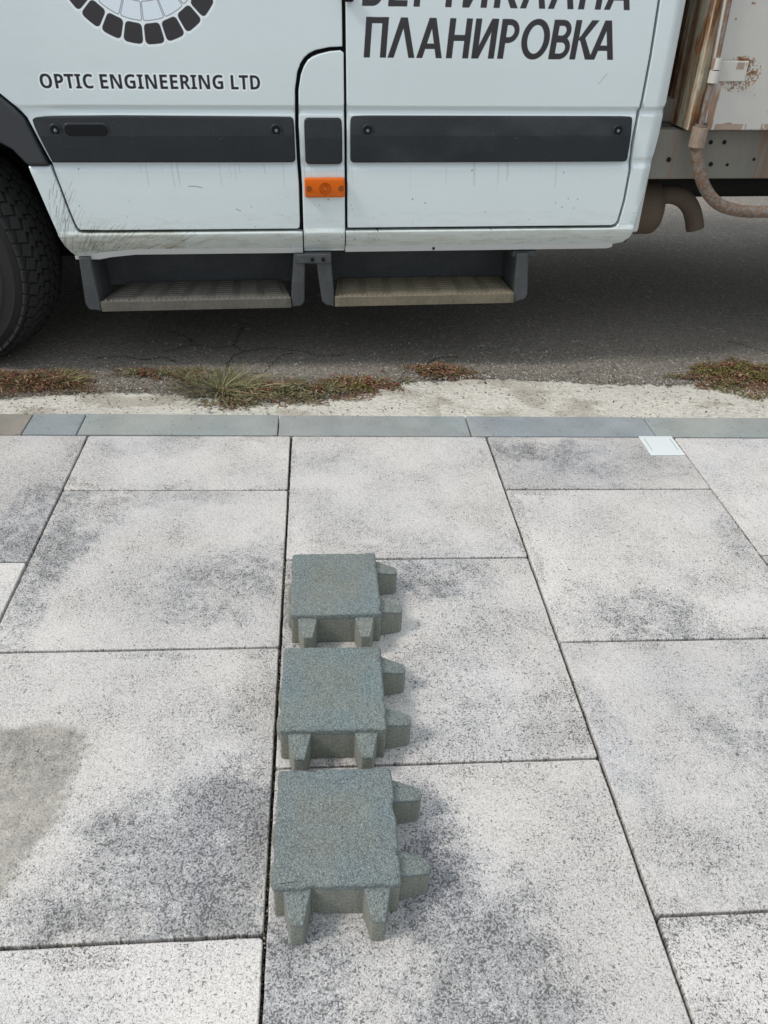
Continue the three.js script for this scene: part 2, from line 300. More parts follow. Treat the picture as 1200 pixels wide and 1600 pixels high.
{
  const RS = rng(21);
  for (let c = -5; c <= 6; c++) {
    const odd = ((c % 2) + 2) % 2 === 0;              // columns that start with a half slab
    let z = 0.0005;
    for (let row = 0; row < 8; row++) {
      const half = odd && row === 0, d = half ? 0.2945 : PZ, key = c + '_' + row;
      const x0 = (c - 1) * PX, seen = key in brightness;
      let m;
      if (seen) {
        m = mat(1, 1, 1, 0.93, { map: slabTexture(key, x0, z, PX, d, c * 9 + row + 60), bumpMap: slabBump, bumpScale: 0.0012 });
        slabMats.push([m, half]);
      } else { const pool = slabMats.filter((q) => q[1] === half); m = pool.length ? pool[Math.floor(RS() * pool.length)][0] : mat(0.45, 0.44, 0.44, 0.93); }
      const s = add('paving_slab', half ? halfGeo : fullGeo, m, pavement);
      s.position.set(x0 + PX / 2 + (RS() - 0.5) * 0.0015, (RS() - 0.5) * 0.0036, z + d / 2);
      s.rotation.set((RS() - 0.5) * 0.003, (RS() - 0.5) * 0.002, (RS() - 0.5) * 0.003);
      z += d;
    }
  }
}

// ---------------------------------------------------------------- kerb stones
const kerb = group('kerb');
tag(kerb, 'flush kerb of smooth blue grey concrete stones along the pavement edge', 'kerb', null, 'structure');
const kerbTex = (seed, r, g, b) => mapTex(1024, 256, (u, v, o) => {
  const x = u * 0.6 + seed, y = v * 0.13, f = vn(x * 420, y * 420), q = fbm(x * 12 + seed * 7, y * 12, 4), s = vn(x * 150, y * 150 + seed);
  let a = 1 + 0.34 * (q - 0.5) + 0.14 * (f - 0.5); if (s < 0.07) a *= 0.62; if (vn(x * 190 + 9, y * 190) > 0.965) a *= 1.5;
  const c = (vn(x * 7 + seed * 3, y * 7) - 0.5) * 0.12;
  o[0] = r * a * (1 + c); o[1] = g * a; o[2] = b * a * (1 - c * 0.6);
});
const kerbMats = [[1, 0.28, 0.3, 0.292], [2, 0.275, 0.292, 0.3], [3, 0.295, 0.315, 0.3]].map(([s, r, g, b]) => mat(1, 1, 1, 0.85, { map: kerbTex(s, r, g, b), bumpMap: slabBump, bumpScale: 0.0006 }));
kerbMats.push(mat(1, 1, 1, 0.88, { map: kerbTex(5, 0.235, 0.22, 0.19) }));
{
  const RK = rng(8), cuts = [-3.1, -2.5, -1.9, -1.39, -0.793, -0.634, -0.041, 0.554, 1.146, 1.742, 2.34, 2.94, 3.54];
  for (let i = 0; i + 1 < cuts.length; i++) {
    const w = cuts[i + 1] - cuts[i] - 0.003, d = 0.128;
    const g = laid(panel(roundRect(-w / 2, -d / 2, w / 2, d / 2, 0.003, 2), () => 0, { r: 0.004, depth: 0.14, edge: 0, uv: (x, y) => [x / 0.6 + 0.5, y / d + 0.5] }));
    const s = add('kerb_stone', g, i === 3 ? kerbMats[3] : kerbMats[i % 3], kerb);
    s.position.set((cuts[i] + cuts[i + 1]) / 2, 0.002 + (RK() - 0.5) * 0.002, -0.0665);
    s.rotation.set((RK() - 0.5) * 0.004, (RK() - 0.5) * 0.002, 0);
  }
}

{
  const R = rng(61), n = 9000, m = new THREE.InstancedMesh(new THREE.IcosahedronGeometry(1, 0), mat(1, 1, 1, 0.97), n), M = new THREE.Matrix4(), q = new THREE.Quaternion(), c = new THREE.Color();
  for (let i = 0; i < n; i++) {
    let x, z; const k = R();
    if (k < 0.55) { const col = Math.floor(R() * 4); x = (col - 1) * PX + (R() - 0.5) * 0.005; z = R() * 1.9; } else if (k < 0.75) { x = -1 + 2.6 * R(); z = 0.0005 + (R() - 0.5) * 0.004; } else { const col = Math.floor(R() * 5) - 1, odd = ((col % 2) + 2) % 2 === 0; x = (col - 1 + R()) * PX; z = (odd ? 0.295 : 0.598) + PZ * Math.floor(R() * 3) + (R() - 0.5) * 0.003; }
    const fill = fbm(x * 6 + 40, z * 6, 3), s = 0.0008 + 0.0014 * R();
    q.set(R() - 0.5, R() - 0.5, R() - 0.5, R()).normalize();
    M.compose(new THREE.Vector3(x, -0.016 + 0.014 * sst(0.35, 0.7, fill) * (0.4 + 0.6 * R()), z), q, new THREE.Vector3(s, s * 0.8, s)); m.setMatrixAt(i, M);
    const t = R(); t < 0.3 ? c.setRGB(0.05, 0.06, 0.03) : t < 0.85 ? c.setRGB(0.07 + 0.05 * R(), 0.065 + 0.04 * R(), 0.05) : c.setRGB(0.28, 0.26, 0.22); m.setColorAt(i, c);
  }
  m.name = 'joint_sand'; m.castShadow = m.receiveShadow = true; scene.add(m);
  tag(m, 'dark sand and moss crumbs lodged in the slab joints', 'sand', null, 'stuff');
}

// ================================================================= the truck
const truck = group('crew_cab_truck', 0, ROAD, -0.63);
truck.rotation.set(0, 0.03822, 0.02566, 'YXZ');
tag(truck, 'white crew cab truck with black lettering and rusty cargo body parked beside the kerb', 'truck');
const UX0 = -1.05, UW = 2.35, UY0 = 0.36, UH = 1.175;
const bodyUV = (x, y) => [(x - UX0) / UW, (y - UY0) / UH];
function paintTexture() {
  const W = 2048, H = 1024, cv = document.createElement('canvas'); cv.width = W; cv.height = H;
  const c = cv.getContext('2d'), sx = W / UW, sy = H / UH, R = rng(44);
  c.fillStyle = '#e8ebea'; c.fillRect(0, 0, W, H);
  const img = c.getImageData(0, 0, W, H), D = img.data;
  for (let j = 0; j < H; j++) for (let i = 0; i < W; i++) {
    const x = UX0 + i / sx, y = UY0 + (H - j) / sy, k = (j * W + i) * 4;
    let f = 1 + 0.018 * (fbm(x * 4, y * 4, 4) - 0.5) + 0.012 * (R() - 0.5);
    const spl = 0.5 * (y < 0.517 ? 1 : 0) + 0.5 * sst(0.45, 0.75, fbm(x * 25 + 9, y * 120, 5)) + 0.45 * (vn(x * 420, y * 420) - 0.4), low = y < 0.517 ? 1 : y < 0.57 ? 0.4 : 0.06;   // road splashes, speckled
    const near = x < -0.35 ? 1 : 0.55;
    const d = spl * low * near * 0.5 + (vn(x * 160, y * 160) > 0.93 ? 0.12 * low : 0);
    D[k] *= f * (1 - 0.34 * d); D[k + 1] *= f * (1 - 0.40 * d); D[k + 2] *= f * (1 - 0.52 * d);
  }
  c.putImageData(img, 0, 0);
  c.setTransform(sx, 0, 0, -sy, -UX0 * sx, H + UY0 * sy);              // from here on: metres, y up
  // small stone chips
  for (let i = 0; i < 90; i++) { c.fillStyle = `rgba(70,62,55,${0.2 + 0.5 * R()})`; const x = -0.7 + 1.9 * R(), y = 0.44 + 0.5 * R() * R(), r = 0.0008 + 0.0014 * R(); c.beginPath(); c.ellipse(x, y, r * 1.4, r, R() * 3, 0, 7); c.fill(); }
  // thin dirty scratches swept up from behind the front wheel
  c.lineCap = 'round';
  for (let i = 0; i < 250; i++) {
    const u = R(), x = -0.77 + 0.42 * u * u + 0.06 * R(), yb = x < -0.69 ? 0.43 + 0.22 * R() : 0.425 + (R() < 0.62 ? 0.09 * R() : 0.2 * R() * (1 - u)), len = 0.015 + 0.045 * R(), an = 1.35 - 0.95 * clamp((x + 0.77) / 0.3) + 0.2 * (R() - 0.5);
    c.strokeStyle = `rgba(${66 + 30 * R()},${60 + 25 * R()},${50 + 20 * R()},${0.16 + 0.5 * R() * R()})`; c.lineWidth = 0.0008 + 0.0014 * R();
    const b = 0.25 * (R() - 0.3); c.beginPath(); c.moveTo(x, yb); c.quadraticCurveTo(x + len * 0.5 * Math.cos(an + b), yb + len * 0.5 * Math.sin(an + b), x + len * Math.cos(an), yb + len * Math.sin(an)); c.stroke();
  }
  c.strokeStyle = 'rgba(60,60,62,.75)'; c.lineWidth = 0.0016; c.beginPath(); c.moveTo(-0.315, 0.657); c.quadraticCurveTo(-0.29, 0.659, -0.272, 0.652); c.stroke();
  c.beginPath(); c.moveTo(-0.17, 0.586); c.lineTo(-0.155, 0.579); c.stroke();
  c.strokeStyle = 'rgba(110,112,115,.5)'; c.beginPath(); c.moveTo(0.995, 0.955); c.lineTo(1.02, 0.985); c.stroke();
  // faint grey run marks under the trim
  for (let i = 0; i < 26; i++) { const x = -0.6 + 1.6 * R(), h = 0.02 + 0.06 * R(); c.strokeStyle = `rgba(120,116,104,${0.08 + 0.12 * R()})`; c.lineWidth = 0.0015 + 0.003 * R(); c.beginPath(); c.moveTo(x, 0.722); c.lineTo(x + 0.003, 0.722 - h); c.stroke(); }
  const ink = '#1e161a';
  // ring emblem of dark and white segments
  c.save(); c.translate(-0.384, 1.293);
  const seg = (r0, r1, a0, a1, rad) => {                               // ring segment with rounded corners
    c.beginPath(); const g = rad / r1, h = rad / r0;
    c.moveTo(r1 * Math.cos(a0 + g), r1 * Math.sin(a0 + g)); c.arc(0, 0, r1, a0 + g, a1 - g);
    c.quadraticCurveTo(r1 * Math.cos(a1), r1 * Math.sin(a1), (r1 - rad) * Math.cos(a1), (r1 - rad) * Math.sin(a1)); c.lineTo((r0 + rad) * Math.cos(a1), (r0 + rad) * Math.sin(a1));
    c.quadraticCurveTo(r0 * Math.cos(a1), r0 * Math.sin(a1), r0 * Math.cos(a1 - h), r0 * Math.sin(a1 - h)); c.arc(0, 0, r0, a1 - h, a0 + h, true);
    c.quadraticCurveTo(r0 * Math.cos(a0), r0 * Math.sin(a0), (r0 + rad) * Math.cos(a0), (r0 + rad) * Math.sin(a0)); c.lineTo((r1 - rad) * Math.cos(a0), (r1 - rad) * Math.sin(a0));
    c.quadraticCurveTo(r1 * Math.cos(a0), r1 * Math.sin(a0), r1 * Math.cos(a0 + g), r1 * Math.sin(a0 + g)); c.closePath();
  };
  c.fillStyle = '#fbfbfb'; c.beginPath(); c.arc(0, 0, 0.196, 0, 7); c.fill();
  const N = 24;
  for (let i = 0; i < N; i++) { const a = i * 2 * Math.PI / N - Math.PI / 2 - 0.035, b = a + 2 * Math.PI / N; seg(0.186, 0.25, a, b, 0.016); c.fillStyle = '#fbfbfb'; c.fill(); }
  for (let i = 0; i < N; i++) { const a = i * 2 * Math.PI / N - Math.PI / 2 - 0.035, b = a + 2 * Math.PI / N; seg(0.191, 0.243, a + 0.014, b - 0.014, 0.013); c.fillStyle = ink; c.fill(); }
  const M = 18;
  for (let i = 0; i < M; i++) { const a = i * 2 * Math.PI / M - Math.PI / 2 - 0.03, b = a + 2 * Math.PI / M; seg(0.137, 0.184, a + 0.012, b - 0.012, 0.005); c.fillStyle = '#f3f6fb'; c.fill(); c.strokeStyle = '#77777c'; c.lineWidth = 0.0018; c.stroke(); }
  c.fillStyle = ink; c.beginPath(); c.arc(0, 0, 0.132, 0, 7); c.fill(); c.fillStyle = '#f3f6fb'; c.beginPath(); c.arc(0, 0, 0.1, 0, 7); c.fill();
  c.restore();
  // company name
  c.save(); c.translate(-0.712, 0.9345); c.scale(1, -1); c.font = 'bold 100px sans-serif'; c.textBaseline = 'alphabetic'; c.lineJoin = 'round';
  { const name = 'OPTIC ENGINEERING LTD', w = c.measureText(name).width; c.scale(0.65 / w, 0.0385 / 71.4); c.strokeStyle = '#fcfcfc'; c.lineWidth = 17; c.strokeText(name, 0, 0); c.fillStyle = '#19171c'; c.fillText(name, 0, 0);  }
  c.restore();
  // slanted capitals drawn stroke by stroke; every glyph fills [0,w] x [0,1]
  const poly = (...p) => { c.beginPath(); p.forEach(([x, y], i) => i ? c.lineTo(x, y) : c.moveTo(x, y)); c.closePath(); c.fill(); };
  const rect = (x, y, w, h) => poly([x, y], [x + w, y], [x + w, y + h], [x, y + h]);
  const S = 0.178, T = 0.15;
  const tent = (w) => poly([0, 0], [S, 0], [w / 2, 0.74], [w - S, 0], [w, 0], [w / 2 + S * 0.56, 1], [w / 2 - S * 0.56, 1]);
  const bowl = (x, y0, y1, w) => { const r = (y1 - y0) / 2; c.beginPath(); c.moveTo(x, y0); c.lineTo(x + w - r, y0); c.arc(x + w - r, y0 + r, r, -Math.PI / 2, Math.PI / 2); c.lineTo(x, y1); c.lineTo(x, y1 - T); c.lineTo(x + w - r, y1 - T); c.arc(x + w - r, y0 + r, r - T * 0.98, Math.PI / 2, -Math.PI / 2, true); c.lineTo(x, y0 + T); c.closePath(); c.fill(); };
  const glyph = {
    П: (w) => { rect(0, 0, S, 1); rect(w - S, 0, S, 1); rect(0, 1 - T, w, T); },
    Л: tent, А: (w) => { tent(w); rect(w * 0.24, 0.23, w * 0.52, T * 0.9); },
    Н: (w) => { rect(0, 0, S, 1); rect(w - S, 0, S, 1); rect(0, 0.44, w, T); },
    И: (w) => { rect(0, 0, S, 1); rect(w - S, 0, S, 1); poly([S * 0.2, 0], [S * 1.15, 0], [w - S * 0.2, 1], [w - S * 1.15, 1]); },
    Р: (w) => { rect(0, 0, S, 1); bowl(S * 0.5, 0.4, 1, w - S * 0.5); },
    О: (w) => { c.beginPath(); c.ellipse(w / 2, 0.5, w / 2, 0.515, 0, 0, 7); c.ellipse(w / 2, 0.5, w / 2 - S, 0.515 - T, 0, 7, 0, true); c.fill('evenodd'); },
    В: (w) => { rect(0, 0, S, 1); bowl(S * 0.5, 0.46, 1, w * 0.92 - S * 0.5); bowl(S * 0.5, 0, 0.58, w - S * 0.5); },
    К: (w) => { rect(0, 0, S, 1); poly([S * 0.9, 0.5], [w - S * 1.25, 1], [w, 1], [S * 1.7, 0.46]); poly([S * 1.0, 0.58], [w - S * 1.2, 0], [w, 0], [S * 1.9, 0.6]); },
    Е: (w) => { rect(0, 0, S, 1); rect(0, 0, w, T); rect(0, 1 - T, w, T); rect(0, 0.44, w * 0.92, T); },
    Т: (w) => { rect(w / 2 - S / 2, 0, S, 1); rect(0, 1 - T, w, T); },
  };
  const word = (text, spans, base, cap, x0, x1) => { const lo = spans[0][0], hi = spans[spans.length - 1][1]; [...text].forEach((ch, i) => { const a = x0 + (spans[i][0] - lo) / (hi - lo) * (x1 - x0), b = x0 + (spans[i][1] - lo) / (hi - lo) * (x1 - x0); c.save(); c.fillStyle = ink; c.transform(cap, 0, 0.075 * cap, cap, a, base); glyph[ch]((b - a) / cap); c.restore(); }); };
  word('ПЛАНИРОВКА', [[22, 118], [125, 242], [250, 362], [380, 478], [492, 592], [607, 688], [703, 828], [836, 925], [932, 1035], [1020, 1132]], 1.0225, 0.1035, 0.25, 1.031);
  word('ВЕРТИКАЛНА', [[15, 100], [125, 205], [232, 315], [335, 425], [440, 545], [575, 680], [690, 800], [812, 925], [945, 1045], [1060, 1175]], 1.1535, 0.1035, 0.245, 1.06);
  const t = new THREE.CanvasTexture(cv); t.colorSpace = THREE.SRGBColorSpace; t.magFilter = THREE.LinearFilter; t.anisotropy = 8;
  return t;
}
const paint = phys(0.885, 0.95, 0.972, 0.45, { map: paintTexture(), clearcoat: 1, clearcoatRoughness: 0.05 });
const plainPaint = phys(0.6, 0.61, 0.6, 0.42, { clearcoat: 0.6, clearcoatRoughness: 0.2 });
// shape of the cab side: lean-in above, a pressed crease, a shelf under the trim, a bulging sill that tucks under
const BANDS = [0.432, 0.438, 0.444, 0.45, 0.456, 0.462, 0.47, 0.48, 0.49, 0.5, 0.508, 0.515, 0.522, 0.53, 0.54, 0.56, 0.6, 0.64, 0.68, 0.698, 0.703, 0.708, 0.713, 0.718, 0.723, 0.728, 0.75, 0.8, 0.85, 0.862, 0.866, 0.87, 0.874, 0.878, 0.882, 0.886, 0.89, 0.894, 0.898, 0.904, 0.92, 0.96, 1, 1.05, 1.1, 1.15, 1.2, 1.3, 1.4];
function side(x, y) {
  let z = 0;
  if (y > 0.89) { const t = y - 0.89; z -= 0.02 * t + 0.05 * t * t; }
  const k = sst(-0.76, -0.58, x);
  z += 0.004 - (0.004 + 0.008 * k) * sst(0.893, 0.879, y) + 0.008 * k * sst(0.879, 0.862, y) * 1;
  z += -0.005 * sst(0.74, 0.727, y) + 0.008 * sst(0.725, 0.702, y);
  if (y < 0.66) { const t = 0.66 - y; z -= 0.12 * t * t; }
  if (y < 0.52) { z += 0.006 * sst(0.52, 0.504, y) - 0.034 * Math.pow(clamp((0.507 - y) / 0.065), 1.4); }
  if (x > 1.2) { const t = x - 1.2; z -= 0.7 * (t > 0.008 ? t - 0.004 : t * t / 0.016); }
  if (x < -0.7) { const t = -0.7 - x; z += 0.06 * t; }
  return z;
}
const P = { bands: BANDS, uv: bodyUV, depth: 0.03, edge: 0.09 };
const frontDoor = add('front_door', panel([[-0.686, 0.53], [-0.68, 0.523], [-0.6, 0.521], [0.028, 0.519], [0.035, 0.523], [0.037, 0.54], [0.039, 0.66], [0.036, 0.735], [0.035, 0.83], [0.039, 0.935], [0.048, 0.982], [0.058, 1.004], [0.07, 1.02], [0.086, 1.032], [0.105, 1.04], [0.147, 1.048], [0.186, 1.05], [0.187, 1.52], [-1.02, 1.52], [-1.02, 1.08], [-0.9, 0.988], [-0.831, 0.924], [-0.79, 0.885], [-0.768, 0.857], [-0.747, 0.791], [-0.724, 0.724], [-0.712, 0.661], [-0.701, 0.593], [-0.691, 0.545]], side, P), paint, truck);
frontDoor.userData.label = 'white front door printed with a segmented ring and a company name';
const sillF = add('front_sill', panel([[-0.797, 0.7195], [-0.731, 0.7195], [-0.718, 0.66], [-0.707, 0.593], [-0.698, 0.545], [-0.692, 0.522], [-0.684, 0.515], [-0.67, 0.513], [0.0445, 0.511], [0.0445, 0.444], [-0.45, 0.447], [-0.52, 0.445], [-0.57, 0.437], [-0.62, 0.428], [-0.66, 0.423], [-0.715, 0.425], [-0.733, 0.444], [-0.742, 0.468], [-0.76, 0.545], [-0.782, 0.652]], side, P), paint, truck);
sillF.userData.label = 'white sill behind the wheel streaked with dirt';
add('door_pillar', panel([[0.0475, 0.434], [0.1885, 0.434], [0.1895, 1.034], [0.18, 1.04], [0.147, 1.037], [0.112, 1.029], [0.094, 1.022], [0.08, 1.012], [0.069, 0.997], [0.059, 0.975], [0.05, 0.933], [0.046, 0.83], [0.047, 0.735], [0.05, 0.66], [0.0485, 0.52]], side, P), paint, truck);
const rearDoor = add('rear_door', panel([[0.197, 0.52], [1.122, 0.518], [1.134, 0.522], [1.142, 0.533], [1.149, 0.6], [1.149, 0.7], [1.1405, 0.78], [1.142, 0.867], [1.146, 0.889], [1.148, 1.035], [1.145, 1.18], [1.143, 1.52], [0.197, 1.52]], side, P), paint, truck);
rearDoor.userData.label = 'white rear door printed with black slanted capitals';
add('rear_sill', panel([[0.1915, 0.511], [1.128, 0.509], [1.142, 0.514], [1.15, 0.527], [1.157, 0.6], [1.157, 0.7], [1.1495, 0.78], [1.1505, 0.867], [1.154, 0.889], [1.156, 1.035], [1.153, 1.18], [1.151, 1.52], [1.25, 1.52], [1.245, 1.18], [1.243, 0.956], [1.243, 0.806], [1.235, 0.731], [1.226, 0.639], [1.216, 0.561], [1.212, 0.511], [1.203, 0.473], [1.185, 0.452], [1.15, 0.444], [0.1915, 0.444]], side, { ...P, edge: 0.028 }), paint, truck);
const flangeM = phys(0.5, 0.5, 0.48, 0.55, { clearcoat: 0.3 });
for (const [n, pts] of [['sill_flange', [[-0.72, 0.432], [-0.72, 0.42], [-0.64, 0.419], [-0.6, 0.426], [-0.52, 0.433], [0.044, 0.431], [0.044, 0.45], [-0.5, 0.452], [-0.6, 0.446]]], ['sill_flange', [[0.19, 0.432], [1.13, 0.431], [1.15, 0.436], [1.15, 0.452], [0.19, 0.452]]]])
  add(n, panel(pts, () => -0.022, { r: 0.002, depth: 0.012, edge: 0 }), flangeM, truck);
add('drain_hole', cyl(0.005, 0.004, 0.5, 0.4405, -0.0215, 'z', 10), mat(0.02, 0.02, 0.02), truck);

// wheel arch lip and trim strips
const plastic = phys(0.034, 0.037, 0.041, 0.5, { clearcoat: 0.12, clearcoatRoughness: 0.45, bumpMap: slabBump, bumpScale: 0.0002 });
const scuffTex = mapTex(1024, 256, (u, v, o) => { const x = u * 2, y = v * 0.5; let a = 0.021 + 0.01 * (fbm(x * 8, y * 16, 4) - 0.5) + 0.006 * (vn(x * 300, y * 300) - 0.5); const dust = sst(0.55, 0.8, fbm(x * 5 + 3, y * 9, 4)) * 0.014; if (vn(x * 120, y * 140) > 0.972) a += 0.05; o[0] = a * 0.8 + dust * 0.95; o[1] = a * 0.98 + dust; o[2] = a * 1.15 + dust; });
const trimM = phys(1, 1, 1, 0.48, { map: scuffTex, specularIntensity: 0.75 });
const TB = []; for (let y = 0.42; y < 1.1; y += 0.011) TB.push(y);
const tUV = (x, y) => [x * 0.5, y * 2];
add('wheel_arch_trim', panel([[-0.735, 0.7245], [-0.755, 0.79], [-0.776, 0.855], [-0.798, 0.884], [-0.838, 0.922], [-0.906, 0.985], [-1.03, 1.08], [-1.3, 1.13], [-1.55, 1.08], [-1.6, 1.0], [-1.45, 0.985], [-1.25, 1.0], [-1.08, 0.94], [-0.95, 0.848], [-0.865, 0.788], [-0.831, 0.768], [-0.797, 0.7245]], (x, y) => side(-0.75, 0.8) + 0.012, { r: 0.01, depth: 0.05, edge: 0.08, uv: tUV }), plastic, truck);
function strip(pts, cx, w, cy, h) { return panel(pts, (x, y) => side(x, cy) * 0 + 0.014 - 0.2 * Math.max(0, y - cy - 0.012) - 0.06 * Math.max(0, cy - 0.02 - y) - 0.003 * Math.pow(Math.abs(x - cx) / (w / 2), 12), { r: 0.007, depth: 0.02, bands: TB, edge: 0.05, uv: tUV }); }
const stF = add('trim_strip', strip([[-0.752, 0.735], [-0.721, 0.73], [0.022, 0.728], [0.029, 0.732], [0.032, 0.74], [0.032, 0.85], [0.029, 0.857], [0.022, 0.861], [-0.5, 0.864], [-0.762, 0.861]].map((p, i) => i === 0 ? [-0.722, 0.735] : p), -0.36, 0.82, 0.795, 0.14), trimM, truck);
const stM = add('trim_strip', strip(roundRect(0.063, 0.7225, 0.182, 0.8585, 0.012), 0.1225, 0.12, 0.79, 0.14), trimM, truck);
const stR = add('trim_strip', strip([[0.217, 0.7265], [1.128, 0.727], [1.134, 0.731], [1.1355, 0.74], [1.1305, 0.855], [1.128, 0.862], [1.12, 0.865], [0.217, 0.865], [0.21, 0.861], [0.2075, 0.853], [0.2075, 0.738], [0.21, 0.73]], 0.67, 0.93, 0.796, 0.14), trimM, truck);
const holeM = phys(0.01, 0.01, 0.011, 0.6, { specularIntensity: 0.35 });
for (const [x, parent] of [[-0.691, stF], [-0.024, stF], [0.263, stR], [1.084, stR]]) {
  const c = add('screw_cap', at(new THREE.TorusGeometry(0.0165, 0.0035, 8, 28), x, 0.822, 0.0105), trimM, parent);
  add('screw_hole', cyl(0.0155, 0.003, x, 0.822, 0.0112, 'z', 24), holeM, c); add('screw', new THREE.SphereGeometry(0.0052, 12, 8).scale(1, 1, 0.5).translate(x, 0.822, 0.0135), mat(0.14, 0.15, 0.16, 0.4), c);
}
{
  const cap = (g) => roundRect(-0.667 - g, 0.8035 - g, -0.532 + g, 0.8415 + g, 0.0185 + g, 6);
  const h = add('grip_recess', panel(cap(0.0025), () => 0.0135, { r: 0.0035, depth: 0.01, edge: 0 }), trimM, stF);
  add('recess_floor', panel(cap(-0.003), () => 0.0142, { r: 0.001, depth: 0.004, edge: 0 }), holeM, h);
}
// side marker lamp (unlit)
{
  const lens = phys(0.68, 0.125, 0.0, 0.3, { clearcoat: 0.35, clearcoatRoughness: 0.05, specularIntensity: 0.4 });
  const rim = phys(0.42, 0.075, 0.0, 0.35, { specularIntensity: 0.4 });
  const m = add('marker_lamp', panel(roundRect(0.0575, 0.622, 0.1885, 0.6825, 0.007), (x, y) => 0.02 - 0.9 * (y - 0.652) ** 2 * 4, { r: 0.006, depth: 0.024, edge: 0.03 }), lens, truck);
  m.userData.label = 'orange rectangular side marker lamp';
  add('lens_ring', at(new THREE.TorusGeometry(0.017, 0.0018, 6, 28), 0.123, 0.652, 0.0205), rim, m);
  add('lens_ring', at(new THREE.TorusGeometry(0.009, 0.0015, 6, 24), 0.123, 0.652, 0.0205), rim, m);
  for (const x of [0.0705, 0.1755]) { const s = add('screw_well', at(new THREE.TorusGeometry(0.0075, 0.002, 6, 20), x, 0.652, 0.0205), rim, m); add('screw', cyl(0.0055, 0.003, x, 0.652, 0.021, 'z', 14), mat(0.25, 0.12, 0.06, 0.4, { metalness: 0.5 }), s); }
}
add('door_hinge', box(0.03, 0.03, 0.02, 0.205, 1.178, 0.006, 0.006), holeM, truck);

// ---- cab volume behind the panels
const darkBody = mat(0.03, 0.03, 0.032, 0.8);
add('cab_shell', join([new THREE.BoxGeometry(1.86, 1.08, 1.9).translate(0.28, 0.985, -1.0), new THREE.BoxGeometry(1.6, 0.5, 1.9).translate(-1.48, 1.27, -1.0), new THREE.BoxGeometry(0.3, 0.75, 1.9).translate(-2.05, 0.75, -1.0)]), darkBody, truck);
add('cab_back', box(0.035, 1.04, 1.92, 1.2275, 1.0, -1.0, 0.01), plainPaint, truck);
add('cab_upper', box(2.95, 0.8, 1.9, -0.25, 1.93, -1.02, 0.12), plainPaint, truck);
for (const [x, w] of [[-0.5, 1.1], [0.66, 0.85]]) add('side_window', box(w, 0.52, 0.02, x, 1.9, -0.066, 0.05), phys(0.01, 0.012, 0.014, 0.05, { clearcoat: 1 }), truck);
add('wheel_well', join([new THREE.BoxGeometry(0.02, 0.56, 0.55).translate(-0.665, 0.72, -0.32), new THREE.BoxGeometry(1.2, 0.62, 0.02).translate(-1.25, 0.72, -0.6), new THREE.BoxGeometry(1.2, 0.02, 0.55).translate(-1.25, 1.01, -0.32)]), mat(0.03, 0.03, 0.03, 0.9), truck);

// ---- steps under the doors
const dustTex = (seed, r, g, b) => mapTex(512, 256, (u, v, o) => { const x = u * 0.7 + seed, y = v * 0.3; const a = 1 + 0.45 * (fbm(x * 14, y * 14, 4) - 0.5) + 0.4 * (vn(x * 350, y * 350) - 0.5); o[0] = r * a; o[1] = g * a; o[2] = b * a; });
const stepPlastic = mat(1, 1, 1, 0.72, { map: dustTex(9, 0.066, 0.071, 0.074), bumpMap: slabBump, bumpScale: 0.0004 });
function step(xa, xb, ba, bb, col, seed, label) {                       // front corners, back corners
  const treadM = mat(1, 1, 1, 0.75, { map: dustTex(seed, ...col), metalness: 0.0 });
  const y1 = 0.2795, y0 = 0.244, zf = -0.004, zb = -0.2;
  const g = laid(panel([[xa, -zf], [xb, -zf], [bb, -zb], [ba, -zb]], () => 0, { r: 0.003, depth: y1 - y0, edge: 0, uv: (x, y) => [x * 1.4, y * 3] }));
  const st = add('step', planarUV(at(g, 0, y1, 0), 1.4), treadM, truck); st.userData.label = label;
  const teeth = [], n = Math.round((xb - xa) / 0.0185), cols = 7;
  for (let i = 0; i < n; i++) teeth.push(new THREE.CylinderGeometry(0.0035, 0.0085, 0.006, 4, 1).rotateY(Math.PI / 4).scale(0.85, 1, 0.5).translate(xa + 0.01 + (xb - xa - 0.02) * (i + 0.5) / n, y1 + 0.003, zf - 0.006));
  for (let row = 0; row < 9; row++) for (let k = 0; k < cols; k++) {
    const t = (row + 0.8) / 9.4, z = zf + (zb - zf) * t, l = xa + (ba - xa) * t + 0.008, r = xb + (bb - xb) * t - 0.008, w = (r - l) / cols - 0.011, x = l + (r - l) * (k + 0.5) / cols, m = 1;
    for (let q = 0; q < m; q++) teeth.push(new THREE.CylinderGeometry(0.55, 0.78, 0.0055, 4, 1).rotateY(Math.PI / 4).scale(w / m * 0.8, 0.45, 0.012).translate(x - w / 2 + w * (q + 0.5) / m, y1 + 0.0014, z));
  }
  add('grip_studs', planarUV(join(teeth), 3), treadM, st).userData.kind = 'stuff';
  return st;
}
step(-0.662, -0.006, -0.598, -0.036, [0.125, 0.116, 0.098], 1, 'grey brown studded front step plate');
step(0.15, 0.805, 0.168, 0.795, [0.17, 0.146, 0.1], 2, 'dusty tan studded rear step plate');
function bracket(pts, z0, z1, r = 0.006) { const g = panel(pts, () => z1, { r, depth: z1 - z0, edge: 0 }); add('step_bracket', planarUV(g, 3), stepPlastic, truck); }
bracket([[-0.705, 0.432], [-0.715, 0.27], [-0.705, 0.25], [-0.664, 0.244], [-0.664, 0.285], [-0.668, 0.432]], -0.24, -0.006);
bracket([[0.012, 0.432], [-0.004, 0.282], [-0.004, 0.243], [0.03, 0.247], [0.042, 0.262], [0.05, 0.432]], -0.24, -0.008);
bracket([[0.087, 0.408], [0.104, 0.262], [0.118, 0.248], [0.148, 0.241], [0.148, 0.282], [0.14, 0.408]], -0.24, -0.008);
bracket([[0.807, 0.282], [0.807, 0.241], [0.85, 0.253], [0.858, 0.27], [0.842, 0.42], [0.8, 0.42]], -0.24, -0.012);
